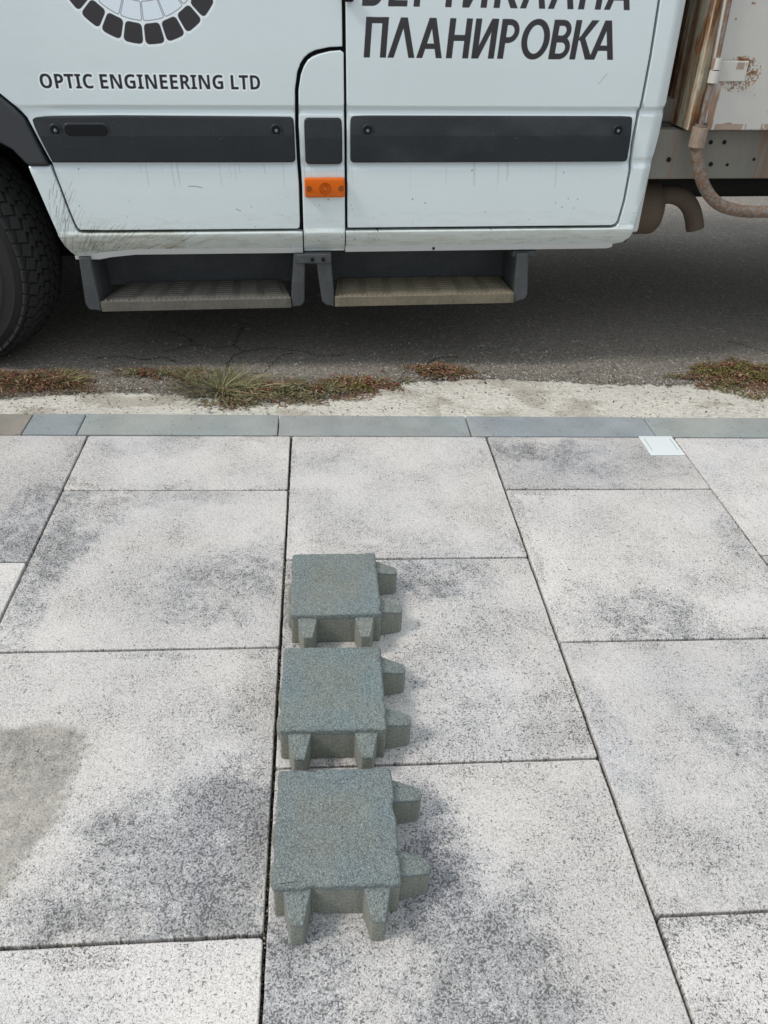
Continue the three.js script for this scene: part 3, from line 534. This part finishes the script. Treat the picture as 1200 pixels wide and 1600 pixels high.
bracket([[0.79, 0.425], [0.79, 0.402], [0.875, 0.402], [0.875, 0.425]], -0.2, -0.03);
bracket([[0.02, 0.432], [0.02, 0.4], [0.14, 0.398], [0.14, 0.432]], -0.06, -0.003, 0.004);
for (const x of [0.075, 0.112]) add('bolt', cyl(0.007, 0.006, x, 0.414, -0.001, 'z', 8), holeM, truck);
for (const [a, b] of [[-0.68, 0.02], [0.13, 0.83]]) add('step_well', join([box(b - a, 0.2, 0.02, (a + b) / 2, 0.365, -0.225), new THREE.BoxGeometry(b - a, 0.012, 0.2).translate((a + b) / 2, 0.452, -0.13)]), stepPlastic, truck);

for (const [a, b] of [[-0.7, 0.04], [0.1, 0.85]]) add('step', box(b - a, 0.2, 0.24, (a + b) / 2, 0.345, -1.87, 0.02), stepPlastic, truck).userData.label = 'dark step on the far side of the cab';
add('engine_tray', box(0.9, 0.16, 0.9, -0.6, 0.34, -1.0, 0.04), mat(0.02, 0.02, 0.02, 0.9), truck);

// ---- wheels
const rubber = phys(0.025, 0.0245, 0.024, 0.8, { specularIntensity: 0.5 }), rubberDust = phys(0.025, 0.0245, 0.024, 0.8, { specularIntensity: 0.5, bumpMap: slabBump, bumpScale: 0.0008 });
const WR = 0.395;
function makeWheel(x, z, steer) {
  const w = new THREE.Group(); w.name = 'wheel'; w.position.set(x, 0.42, z); w.rotation.y = steer; truck.add(w);
  const prof = [[0.225, -0.1], [0.23, -0.112], [0.27, -0.125], [0.31, -0.127], [0.35, -0.12], [WR - 0.02, -0.108], [WR - 0.008, -0.09], [WR - 0.004, -0.05], [WR - 0.003, 0], [WR - 0.004, 0.05], [WR - 0.008, 0.09], [WR - 0.02, 0.108], [0.352, 0.12], [0.349, 0.1245], [0.343, 0.1245], [0.34, 0.122], [0.31, 0.1265], [0.307, 0.129], [0.3, 0.129], [0.297, 0.1265], [0.27, 0.125], [0.255, 0.119], [0.248, 0.122], [0.243, 0.119], [0.23, 0.112], [0.225, 0.1]];
  const ty = add('tyre', new THREE.LatheGeometry(prof.map(V2), 96).rotateX(Math.PI / 2), rubberDust, w);
  const blocks = [], R = rng(3), n = 56;
  const lug = (w, h, d) => new RoundedBoxGeometry(w, h, d, 1, 0.002);
  for (const [zz, ww, sk, ph] of [[-0.083, 0.034, 0.3, 0], [-0.05, 0.025, 0.5, 0.5], [-0.017, 0.028, 0.35, 0.15], [0.017, 0.028, -0.35, 0.65], [0.05, 0.025, -0.5, 0.5], [0.083, 0.034, -0.3, 0]]) for (let i = 0; i < n; i++) {
    const a = (i + ph) / n * Math.PI * 2, g = lug(0.0365 + 0.003 * R(), 0.026, ww * 0.94), edge = Math.abs(zz) > 0.08 ? 0.012 : 0;
    g.rotateY(sk); if (edge) g.rotateX(Math.sign(zz) * 0.25);
    blocks.push(g.translate(0, WR - 0.004 - edge * 0.5, zz).rotateZ(a));
  }
  for (const s of [-1, 1]) for (let i = 0; i < n; i++) blocks.push(lug(0.036, 0.034, 0.01).rotateX(s * 0.55).translate(0, WR - 0.027, s * 0.108).rotateZ((i + 0.2) / n * Math.PI * 2));
  add('tread', join(blocks), rubber, ty).userData.kind = 'stuff';
  add('rim', new THREE.LatheGeometry([[0.02, 0.03], [0.12, 0.045], [0.15, 0.02], [0.2, 0.04], [0.212, 0.1], [0.227, 0.105], [0.227, -0.1], [0.02, -0.1]].map(V2), 48).rotateX(Math.PI / 2), mat(0.09, 0.09, 0.092, 0.55, { metalness: 0.4 }), w);
}
makeWheel(-1.208, -0.185, -0.3); makeWheel(-1.238, -1.8, -0.24); makeWheel(3.3, -0.24, 0); makeWheel(3.3, -1.76, 0);

// ---- cargo body, chassis, exhaust
function rustTexture(n, m, w, h, fn) { return mapTex(n, m, (u, v, o) => { const x = u * w, y = v * h; fn(x, y, o); }); }
const rustMix = (o, base, k, x, y) => { const f = fbm(x * 45, y * 45, 3), r = [0.14 + 0.2 * f, 0.058 + 0.095 * f, 0.02 + 0.035 * f]; for (let c = 0; c < 3; c++) o[c] = base[c] + (r[c] - base[c]) * k; };
const BX0 = 1.36, BY0 = 0.822;
const sideTex = rustTexture(1024, 512, 2, 1, (x, y, o) => {               // x, y from the lower front corner of the panel
  const n = fbm(x * 5, y * 5, 4), b = 0.56 + 0.1 * (n - 0.5) + 0.02 * (vn(x * 200, y * 200) - 0.5), c = [b, b * 0.965, b * 0.885];
  const e = fbm(x * 28 + 3, y * 9, 4), f = fbm(x * 60, y * 60, 3);
  let k = 0;
  const hx = (x - 0.085) / 0.05, hy = (y - 0.175) / 0.03; k = Math.max(k, sst(0.52, 0.6, f) * (hx * hx + hy * hy < 1.6 ? 1 : 0));
  { const gx = (x - 0.1) / 0.06, gy = (y - 0.165) / 0.045; if (gx * gx + gy * gy < 1.3 + 1.2 * (n - 0.5) && vn(x * 260, y * 260) > 0.6) k = Math.max(k, 0.85); }
  const run = fbm(x * 70 + 3, y * 6, 4); k = Math.max(k, sst(0.38, 0.62, run) * (x < 0.03 + 0.03 * n && y < 0.19 ? 0.8 : x < 0.016 ? 0.8 : 0));
  if (vn(x * 48 + 11, y * 48) > 0.955) k = Math.max(k, 0.8);
  if (y < 0.02 && e > 0.5) k = Math.max(k, 0.6);
  rustMix(o, c, k, x, y);
});
const sideM = mat(1, 1, 1, 0.6, { map: sideTex });
const frontTex = rustTexture(1024, 1024, 2, 2, (x, y, o) => {
  const s = fbm(x * 60 + 4, y * 5, 5), p = fbm(x * 14, y * 9 + 20, 5), q = fbm(x * 50, y * 50, 3), b = 0.46 + 0.2 * (p - 0.5) + 0.14 * (q - 0.5), c = [b, b * 0.92, b * 0.7];
  rustMix(o, c, clamp(sst(0.4, 0.62, s) * 0.75 + sst(0.45, 0.62, p) * 0.5), x, y);
  if (s > 0.63 || vn(x * 90, y * 30) > 0.93) for (let k = 0; k < 3; k++) o[k] *= 0.6;
});
const frontM = mat(1, 1, 1, 0.8, { map: frontTex, bumpMap: slabBump, bumpScale: 0.001 });
const cargo = add('cargo_body', new THREE.BoxGeometry(2.7, 0.92, 1.92).translate(2.745, 1.29, -1.0), mat(0.3, 0.28, 0.24, 0.8), truck);
add('side_panel', panel([[BX0 + 0.014, BY0], [4.1, BY0], [4.1, 1.75], [BX0 - 0.02, 1.75], [BX0 - 0.008, 1.2]], () => 0.002, { r: 0.005, depth: 0.03, edge: 0.3, uv: (x, y) => [(x - BX0) / 2, y - BY0] }), sideM, cargo).userData.label = 'off white side panel with rust by the hinge';
add('front_wall', planarUV(new THREE.BoxGeometry(0.03, 0.95, 1.9).translate(BX0 + 0.02, 1.285, -0.96), 0.5), frontM, cargo).userData.label = 'rust streaked front wall of the cargo body';
add('corner_post', planarUV(new THREE.BoxGeometry(0.05, 0.93, 0.17).translate(BX0 - 0.008, 1.287, -0.1), 0.5), frontM, cargo).userData.label = 'rust streaked corner post';
add('post_edge', planarUV(box(0.014, 0.93, 0.02, BX0 - 0.026, 1.285, -0.012, 0.004), 0.5), frontM, cargo);
{
  const barTex = rustTexture(256, 256, 0.5, 0.5, (x, y, o) => { const f = fbm(x * 130, y * 130, 4), b = 0.25 + 0.1 * vn(x * 30, y * 30); rustMix(o, [b, b * 0.9, b * 0.76], clamp(0.3 + 0.55 * sst(0.36, 0.6, f)), x, y); for (let k = 0; k < 3; k++) o[k] *= [0.7, 0.8, 0.95][k]; });
  const barM = mat(1, 1, 1, 0.7, { map: barTex, bumpMap: slabBump, bumpScale: 0.001 }), hingeM = mat(1, 1, 1, 0.55, { map: sideTex });
  const hinge = add('hinge', planarUV(box(0.1, 0.058, 0.008, 1.425, 0.995, 0.008, 0.003)), hingeM, cargo);
  add('hinge_knuckle', planarUV(join([cyl(0.0135, 0.032, 1.367, 1.016, 0.016), cyl(0.0165, 0.034, 1.366, 0.98, 0.016)])), hingeM, hinge);
  add('hinge_pin', planarUV(tube([[1.365, 0.97, 0.016], [1.361, 0.9, 0.016], [1.361, 0.83, 0.016]], 0.009, 12, 10)), barM, hinge);
  add('hinge_pin', planarUV(tube([[1.367, 1.02, 0.014], [1.36, 1.3, 0.012], [1.35, 1.7, 0.01]], 0.007, 12, 8)), barM, hinge);
  const bar = tube([[1.361, 0.845, 0.016], [1.361, 0.81, 0.016], [1.366, 0.77, 0.016], [1.392, 0.7, 0.016], [1.432, 0.638, 0.016], [1.492, 0.59, 0.016], [1.57, 0.568, 0.016], [1.69, 0.563, 0.016], [2.2, 0.565, 0.016], [2.6, 0.57, 0.016]], 0.0205, 90, 16);
  { const U = bar.attributes.uv; for (let i = 0; i < U.count; i++) U.setXY(i, U.getX(i) * 4, U.getY(i) * 0.3); }
  add('guard_bar', bar, barM, truck).userData.label = 'rusty bent tubular side guard';
  add('bar_sleeve', planarUV(cyl(0.026, 0.06, 1.361, 0.805, 0.016)), mat(1, 1, 1, 0.7, { map: dustTex(4, 0.26, 0.2, 0.15) }), truck);
}
const railTex = rustTexture(1024, 256, 2, 0.3, (x, y, o) => { const n = fbm(x * 8, y * 8, 4), b = 0.19 + 0.09 * (n - 0.5) + 0.02 * (vn(x * 220, y * 220) - 0.5), s = fbm(x * 30, y * 5 + 8, 4); rustMix(o, [b, b * 0.94, b * 0.8], 0.7 * sst(0.62, 0.74, s), x, y); });
const railM = mat(1, 1, 1, 0.7, { map: railTex });
const rail = add('chassis_rail', planarUV(box(3.1, 0.158, 0.06, 2.65, 0.735, -0.09, 0.006), 0.5), railM, truck);
for (const [x, y, r] of [[1.447, 0.775, 0.007], [1.496, 0.775, 0.007], [1.466, 0.705, 0.0075], [1.527, 0.703, 0.005], [1.31, 0.72, 0.008], [1.62, 0.72, 0.005], [1.66, 0.78, 0.005]]) add('bolt_hole', cyl(r, 0.004, x, y, -0.0595, 'z', 14), holeM, rail);
add('subframe', planarUV(join([box(0.5, 0.07, 0.08, 1.5, 0.86, -0.18), box(2.9, 0.12, 0.09, 2.6, 0.74, -1.75), box(3, 0.05, 1.7, 2.6, 0.83, -1.0)]), 0.5), railM, truck);
const exhaustM = mat(0.105, 0.078, 0.056, 0.88, { bumpMap: slabBump, bumpScale: 0.001 });
add('muffler', new THREE.LatheGeometry([[0.001, 0.035], [0.05, 0.028], [0.082, 0.012], [0.092, 0], [0.095, -0.01], [0.095, -0.5], [0.001, -0.52]].map(V2).reverse(), 40).rotateZ(-Math.PI / 2).translate(1.36, 0.522, -0.22), exhaustM, truck);
add('exhaust_pipe', tube([[1.36, 0.565, -0.2], [1.41, 0.572, -0.2], [1.458, 0.56, -0.2], [1.495, 0.53, -0.195], [1.518, 0.49, -0.19], [1.532, 0.45, -0.185]], 0.033, 40, 16), exhaustM, truck);
const underM = mat(0.03, 0.029, 0.028, 0.9);
add('floor_pan', new THREE.BoxGeometry(1.7, 0.1, 1.3).translate(0.3, 0.43, -1.0), underM, truck);
add('fuel_tank', box(1.0, 0.36, 0.45, 1.9, 0.54, -1.68, 0.05), underM, truck);
add('bumper', box(0.25, 0.42, 1.9, -2.2, 0.42, -1.0, 0.05), underM, truck);
add('prop_shaft', cyl(0.05, 2.6, 1.9, 0.42, -1.0, 'x', 14), underM, truck);
add('gearbox', box(0.5, 0.2, 0.5, 0.3, 0.36, -1.0, 0.05), underM, truck);
add('frame_beam', new THREE.BoxGeometry(3.0, 0.12, 0.09).translate(0.1, 0.54, -1.45), underM, truck);
for (const x of [-1.238, 3.3]) add('axle', cyl(0.06, 1.5, x, 0.43, -1.0, 'z', 16), underM, truck);

// ================================================================= the three concrete blocks
const castTex = (seed, r, g, b, con, worn = 0) => { const rr = rng(seed * 17 + 5); return mapTex(1024, 1024, (u, v, o) => {  // 0.3 m square
  const x = u * 0.3 + seed, y = v * 0.3, f = vn(x * 950, y * 950), h = vn(x * 520, y * 520), q = fbm(x * 26, y * 26, 3), m = rr();
  let a = 1 + con * 1.1 * (f - 0.5) + con * 0.9 * (h - 0.5) + con * 0.9 * (m - 0.5) + 0.16 * (q - 0.5);
  if (vn(x * 330 + 7, y * 330) > 0.965) a *= 1.9; if (vn(x * 240 + 3, y * 240 + 9) < 0.04) a *= 0.55;
  const px = 0.3 * (u - Math.round(u)), py = 0.3 * (v - Math.round(v)), d = Math.max(Math.abs(px), Math.abs(py)) + 0.03 * (fbm(x * 35, y * 35, 3) - 0.5) + 0.02 * (m - 0.5);
  const c = 0.09 * (vn(x * 14, y * 14) - 0.5) + (worn && d < 0.056 ? 0.055 : 0); o[0] = r * a * (1 + c); o[1] = g * a; o[2] = b * a * (1 - c);
}); };
const faceMs = [[1, 0.168, 0.2, 0.196], [2, 0.176, 0.204, 0.198], [4, 0.164, 0.193, 0.192]].map(([k, r, g, b]) => mat(1, 1, 1, 0.94, { map: castTex(k, r, g, b, 0.7, 1), bumpMap: slabBump, bumpScale: 0.0022 }));
const coreM = mat(1, 1, 1, 0.92, { map: castTex(3, 0.215, 0.222, 0.188, 0.5), bumpMap: slabBump, bumpScale: 0.0008 });
function lugGeo(L, w0, w1, h0, h1, tip, r, opt) {     // tapered lug seen from above: root at y 0, tip rounded; the top slopes down to the tip
  const o = [[-w0 / 2, 0.012], [w0 / 2, 0.012]];
  for (let i = 0; i <= 4; i++) { const t = i / 4 * Math.PI / 2; o.push([w1 / 2 - tip + tip * Math.cos(t), -L + tip - tip * Math.sin(t)]); }
  for (let i = 0; i <= 4; i++) { const t = Math.PI / 2 - i / 4 * Math.PI / 2; o.push([-w1 / 2 + tip - tip * Math.cos(t), -L + tip - tip * Math.sin(t)]); }
  return laid(panel(o, (x, y) => h0 + (h1 - h0) * clamp(-y / L, -0.3, 1), { r, edge: 0.02, ...opt }));
}
function makeBlock(seed) {
  const b = group('concrete_grid_block'), R = rng(seed), faceM = faceMs[seed % 3], W = 0.19, D = 0.204, H = 0.08;
  const wob = (pts, s) => densify(pts, 0.006).map(([x, y]) => { const chip = 1 - 0.04 * sst(0.74, 0.95, vn(x * 55 + seed * 5, y * 55)); return [x * chip + s * (vn(x * 90 + seed, y * 90) - 0.5), y * chip + s * (vn(x * 90 + 40, y * 90 + seed) - 0.5)]; });
  add('core', planarUV(laid(panel(wob(roundRect(-W / 2 + 0.001, -D / 2 + 0.001, W / 2 - 0.001, D / 2 - 0.001, 0.004), 0.0012), () => 0, { r: 0.001, depth: H - 0.012, edge: 0 })).translate(0, H - 0.012, 0), 1 / 0.3), coreM, b);
  add('wearing_layer', planarUV(laid(panel(wob(roundRect(-W / 2, -D / 2, W / 2, D / 2, 0.005), 0.0016), () => 0, { r: 0.0055, depth: 0.0125, edge: 0 })).translate(0, H, 0), 1 / 0.3), faceM, b);
  const put = (x, z, turn, L) => {
    const h = 0.0545 + 0.002 * R(), rt = turn ? 0.0095 : 0.004, w1 = turn ? 0.026 : 0.021;
    const l = add('spacer_lug', planarUV(lugGeo(L, 0.046, w1, 0.0645, h - 0.004, rt, 0.001, { floor: 0 }), 1 / 0.3), coreM, b); l.position.set(x, 0, z); l.rotation.y = turn;
    add('lug_face', planarUV(lugGeo(L, 0.0464, w1 + 0.0004, 0.0685, h, rt, 0.0025, { depth: 0.0055 }), 1 / 0.3), faceM, l);
  };
  for (const s of [-1, 1]) { put(s * 0.059, D / 2, 0, 0.043); put(W / 2, s * 0.064, Math.PI / 2, 0.048); }
  for (const z of [-0.005, 0.06]) { const n = new THREE.SphereGeometry(0.018, 14, 10).scale(0.42, 1.9, 0.8); add('side_nub', planarUV(n.translate(-W / 2, 0.036, z), 1 / 0.3), coreM, b); }
  return b;
}
const blk3 = makeBlock(11); blk3.position.set(0.1075, 0.0015, 1.3625); blk3.rotation.y = -0.004;
tag(blk3, 'grey concrete paver block with four lugs, nearest of the three in line', 'concrete block', 'concrete blocks lined up on the slabs');
const blk2 = makeBlock(12); blk2.position.set(0.107, 0.0015, 1.0775); blk2.rotation.y = -0.012;
tag(blk2, 'grey concrete paver block with lugs, middle one of the row of three', 'concrete block', 'concrete blocks lined up on the slabs');
const blk1 = makeBlock(13); blk1.position.set(0.1165, 0.0015, 0.78); blk1.rotation.y = 0.01;
tag(blk1, 'grey concrete paver block with lugs, farthest of the three and closest to kerb', 'concrete block', 'concrete blocks lined up on the slabs');

// ---------------------------------------------------------------- white plate by the kerb
{
  const p = group('white_plate', 1.139, 0.001, 0.058);
  p.rotation.y = 0.004;
  tag(p, 'small square white plate lying on a paving slab against the kerb', 'plate');
  add('plate', laid(panel(roundRect(-0.054, -0.057, 0.054, 0.057, 0.003), () => 0, { r: 0.0012, depth: 0.003, edge: 0 })).translate(0, 0.0035, 0), phys(0.72, 0.76, 0.76, 0.35, { clearcoat: 0.4 }), p);
  const ink = mat(0.32, 0.36, 0.37, 0.7);
  for (const x of [-0.041, 0.041]) add('printed_line', new THREE.BoxGeometry(0.0022, 0.0004, 0.07).translate(x, 0.0036, -0.006), ink, p);
}

// ---------------------------------------------------------------- loose grit on the road edge
{
  const R = rng(99), n = 15000, g = new THREE.IcosahedronGeometry(1, 0), pm = g.attributes.position;
  for (let i = 0; i < pm.count; i++) { const k = 0.8 + 0.4 * vn(pm.getX(i) * 3 + 8, pm.getY(i) * 3 + pm.getZ(i)); pm.setXYZ(i, pm.getX(i) * k, pm.getY(i) * k * 0.6, pm.getZ(i) * k); }
  g.computeVertexNormals();
  const m = new THREE.InstancedMesh(g, mat(1, 1, 1, 0.95), n), M = new THREE.Matrix4(), q = new THREE.Quaternion(), e = new THREE.Euler(), c = new THREE.Color();
  for (let i = 0; i < n; i++) {
    const x = -1.7 + 4.2 * R(), ez = edgeZ(x); let z, s, onGutter = false;
    if (i < 13600) { z = ez + 0.04 - 0.5 * R() * R() - 0.03 * R(); s = 0.0011 + 0.0034 * R() * R(); } else { z = -0.15 + (ez + 0.16) * R(); s = 0.0015 + 0.0035 * R() * R() * R(); onGutter = true; }
    if (i % 400 === 7) s *= 2;
    e.set(R() * 0.6, R() * 6.3, R() * 0.6); q.setFromEuler(e);
    M.compose(new THREE.Vector3(x, (z > ez - 0.01 ? ROAD + 0.008 : ROAD + 0.001) + s * 0.25, z), q, new THREE.Vector3(s * (0.8 + 0.7 * R()), s * (0.6 + 0.5 * R()), s)); m.setMatrixAt(i, M);
    const t = R(); if (onGutter) { t < 0.55 ? c.setRGB(0.07 + 0.05 * R(), 0.06 + 0.03 * R(), 0.05) : c.setRGB(0.3, 0.27, 0.2); } else { const v = 0.11 + 0.36 * t * t; c.setRGB(v * 1.06, v, v * 0.88); }
    m.setColorAt(i, c);
  }
  m.name = 'loose_grit'; m.castShadow = m.receiveShadow = true; scene.add(m);
  tag(m, 'loose grit and small stones scattered along the road edge', 'grit', null, 'stuff');
}
// ---------------------------------------------------------------- weeds along the gutter
function colored(pos, col) { const g = new THREE.BufferGeometry(); g.setAttribute('position', new THREE.Float32BufferAttribute(pos, 3)); g.setAttribute('color', new THREE.Float32BufferAttribute(col, 3)); g.computeVertexNormals(); return g; }
const leafM = new THREE.MeshPhysicalMaterial({ vertexColors: true, roughness: 0.85, side: THREE.DoubleSide, transmission: 0 });
const REDS = [[0.19, 0.06, 0.042], [0.21, 0.09, 0.05], [0.13, 0.06, 0.04], [0.17, 0.14, 0.055], [0.3, 0.21, 0.12], [0.14, 0.13, 0.05]], OLIVE = [[0.15, 0.125, 0.03], [0.19, 0.15, 0.04], [0.11, 0.1, 0.03], [0.16, 0.09, 0.04], [0.1, 0.12, 0.035]], GREEN = [[0.12, 0.13, 0.05], [0.17, 0.16, 0.07], [0.23, 0.2, 0.11], [0.1, 0.1, 0.045], [0.28, 0.23, 0.14]];
function leafMat(name, seed, x0, z0, rx, rz, n, h, len, wid, pals, label) {
  const R = rng(seed), g = group(name, x0, ROAD + 0.004, z0), pos = [], col = [], sp = [], sc = [];
  for (let i = 0; i < n; i++) {
    const a = R() * Math.PI * 2, edge = 0.45 + 1.0 * vn(Math.cos(a) * 4 + seed, Math.sin(a) * 4 + seed), r = Math.pow(R(), 0.72) * edge * 1.12, x = Math.cos(a) * r * rx, z = Math.sin(a) * r * rz;
    if (z0 + z > -0.155) continue;
    const top = h * 0.8 * (0.25 + 0.75 * Math.max(0, 1 - r * r * 0.8)) * (0.5 + 0.8 * vn(x * 40 + seed, z * 40)), y = top * (0.2 + 0.8 * R());
    const d = R() * 6.283, tilt = (R() - 0.25) * 1.1, L = len * (0.6 + 0.8 * R()), w = wid * (0.6 + 0.7 * R());
    const ux = Math.cos(d) * Math.cos(tilt), uz = Math.sin(d) * Math.cos(tilt), uy = Math.sin(tilt), vx = -Math.sin(d), vz = Math.cos(d), roll = (R() - 0.5) * 1.2;
    const A = [x, y, z], B = [x + ux * L * 0.5 + vx * w, y + uy * L * 0.5 + roll * w, z + uz * L * 0.5 + vz * w], C = [x + ux * L, y + uy * L - 0.15 * L, z + uz * L], D = [x + ux * L * 0.5 - vx * w, y + uy * L * 0.5 - roll * w, z + uz * L * 0.5 - vz * w];
    pos.push(...A, ...B, ...C, ...A, ...C, ...D);
    const zone = clamp(vn(x * 16 + seed * 3, z * 22 + seed) * 1.5 - 0.25), pal = pals[zone > 0.5 ? 1 : 0], cc = pal[Math.floor(R() * pal.length)], k = 0.7 + 0.6 * R();
    for (let t = 0; t < 6; t++) col.push(cc[0] * k, cc[1] * k, cc[2] * k);
    if (i % 9 === 0) { const ex = x * 0.35, ez = z * 0.35, w2 = 0.0011; sp.push(ex, 0.002, ez, x + w2, y, z, x - w2, y, z + w2); for (let t = 0; t < 3; t++) sc.push(0.2, 0.09, 0.06); }
  }
  add('leaves', colored(pos, col), leafM, g).userData.kind = 'stuff'; add('stems', colored(sp, sc), leafM, g).userData.kind = 'stuff';
  return tag(g, label, 'weed', 'weeds along the gutter');
}
function grassTuft(name, seed, x0, z0, rad, n, len, pals, label) {
  const R = rng(seed), g = group(name, x0, ROAD + 0.004, z0), pos = [], col = [];
  for (let i = 0; i < n; i++) {
    const a = R() * 6.283, r0 = rad * R() * 0.6, L = len * (0.4 + 0.75 * R()), bx = Math.cos(a) * r0 * 1.4, bz = Math.sin(a) * r0, d = a + (R() - 0.5) * 1.3, out = 0.55 + 0.45 * R(), w = 0.0013 + 0.0015 * R(), cc = pals[Math.floor(R() * pals.length)], k = 0.75 + 0.6 * R();
    let p0 = null;
    for (let s = 0; s <= 4; s++) {
      const t = s / 4, q = [bx + Math.cos(d) * L * out * t, Math.max(0.002, L * (1 - out * 0.72) * (t * 1.1 - t * t * out * 0.9)), bz + Math.sin(d) * L * out * t * 0.9], ww = w * (1 - 0.85 * t), l = [q[0] - Math.sin(d) * ww, q[1], q[2] + Math.cos(d) * ww], r = [q[0] + Math.sin(d) * ww, q[1] + 0.0006, q[2] - Math.cos(d) * ww];
      if (p0) { pos.push(...p0[0], ...p0[1], ...r, ...p0[0], ...r, ...l); for (let c = 0; c < 6; c++) col.push(cc[0] * k, cc[1] * k, cc[2] * k); }
      p0 = [l, r];
    }
  }
  add('blades', colored(pos, col), leafM, g).userData.kind = 'stuff';
  return tag(g, label, 'grass', 'grass tufts along the gutter');
}
leafMat('red_weed', 31, -1.0, -0.5, 0.3, 0.085, 3600, 0.032, 0.02, 0.0022, [REDS, REDS], 'rusty red weed mat below the front tyre');
leafMat('red_weed', 32, -0.54, -0.585, 0.12, 0.04, 900, 0.014, 0.014, 0.002, [REDS, GREEN], 'thin dark red weed patch left of the big grass tuft');
grassTuft('grass_tuft', 33, -0.83, -0.52, 0.08, 260, 0.085, [...GREEN, ...OLIVE], 'yellow green grass tuft right of the front tyre');
grassTuft('grass_tuft', 34, -0.26, -0.46, 0.16, 430, 0.15, GREEN, 'large olive grass tuft below the front step, touching the kerb');
leafMat('red_weed', 36, -0.04, -0.44, 0.24, 0.085, 2600, 0.03, 0.016, 0.0025, [REDS, GREEN], 'mixed red and green weeds beside the large grass tuft');
grassTuft('grass_tuft', 37, 0.02, -0.4, 0.05, 110, 0.05, [...REDS, ...GREEN], 'small reddish grass tuft among mixed weeds near the kerb joint');
leafMat('red_weed', 38, 0.24, -0.5, 0.13, 0.06, 1700, 0.028, 0.013, 0.0032, [REDS, OLIVE], 'reddish weed clump on the gutter edge between the two steps');
leafMat('red_weed', 39, 0.545, -0.625, 0.115, 0.055, 2000, 0.03, 0.012, 0.003, [REDS, REDS], 'compact brick red weed clump below the rear step');
leafMat('olive_weed', 40, 1.77, -0.6, 0.26, 0.13, 7000, 0.034, 0.012, 0.003, [OLIVE, REDS], 'broad olive brown weed mat at the right end of the gutter');
leafMat('olive_weed', 41, -0.4, -0.61, 0.1, 0.03, 500, 0.01, 0.012, 0.0018, [GREEN, REDS], 'sparse flat weeds growing from the asphalt crack');

grassTuft('grass_tuft', 51, -1.12, -0.46, 0.07, 150, 0.07, [...REDS, ...OLIVE], 'low reddish grass tuft at the far left under the tyre');
grassTuft('grass_tuft', 52, -0.4, -0.54, 0.06, 120, 0.08, [...GREEN, ...REDS], 'thin straw coloured grass just left of the large tuft');
grassTuft('grass_tuft', 53, 0.12, -0.47, 0.06, 130, 0.06, [...REDS, ...GREEN], 'low grass tuft between mixed weeds and the reddish clump');
grassTuft('grass_tuft', 54, 0.4, -0.53, 0.03, 45, 0.035, [...OLIVE, ...GREEN], 'tiny green sprig between the reddish and brick red clumps');
leafMat('red_weed', 55, -0.2, -0.35, 0.1, 0.035, 500, 0.02, 0.014, 0.0022, [GREEN, REDS], 'small weed patch on the gutter against the kerb below the large tuft');
// dry bits, dead stalks and leaf crumbs swept into the road edge
{
  const R = rng(404), pos = [], col = [];
  for (let i = 0; i < 5200; i++) {
    const x = R() < 0.72 ? -1.4 + 2.0 * R() : 0.6 + 1.7 * R(), dense = fbm(x * 5 + 2, 8, 3); if (R() > 0.3 + dense) continue;
    const z = edgeZ(x) + 0.03 - 0.26 * R() * R() - 0.02 * R(), y = (z > edgeZ(x) ? 0.012 : 0.004) + 0.006 * R(), L = 0.004 + 0.012 * R() * R() + (R() < 0.05 ? 0.035 * R() : 0), w = 0.0009 + 0.0018 * R(), d = R() * 6.283, dx = Math.cos(d), dz = Math.sin(d), up = 0.004 * (R() - 0.3);
    const a = [x, y, z], b = [x + dx * L * 0.5 - dz * w, y + up, z + dz * L * 0.5 + dx * w], c = [x + dx * L, y + up * 0.5, z + dz * L], e = [x + dx * L * 0.5 + dz * w, y + up * 1.4, z + dz * L * 0.5 - dx * w];
    pos.push(...a, ...b, ...c, ...a, ...c, ...e);
    const t = R(), k = 0.6 + 0.7 * R(), q = t < 0.35 ? [0.09, 0.07, 0.045] : t < 0.6 ? [0.24, 0.18, 0.1] : t < 0.8 ? [0.15, 0.07, 0.045] : [0.1, 0.105, 0.045];
    for (let n = 0; n < 6; n++) col.push(q[0] * k, q[1] * k, q[2] * k);
  }
  const o = add('leaf_litter', colored(pos, col), leafM); o.position.y = ROAD;
  tag(o, 'dry leaf crumbs and stalks scattered along the road edge', 'litter', null, 'stuff');
}

renderer.render(scene, camera);
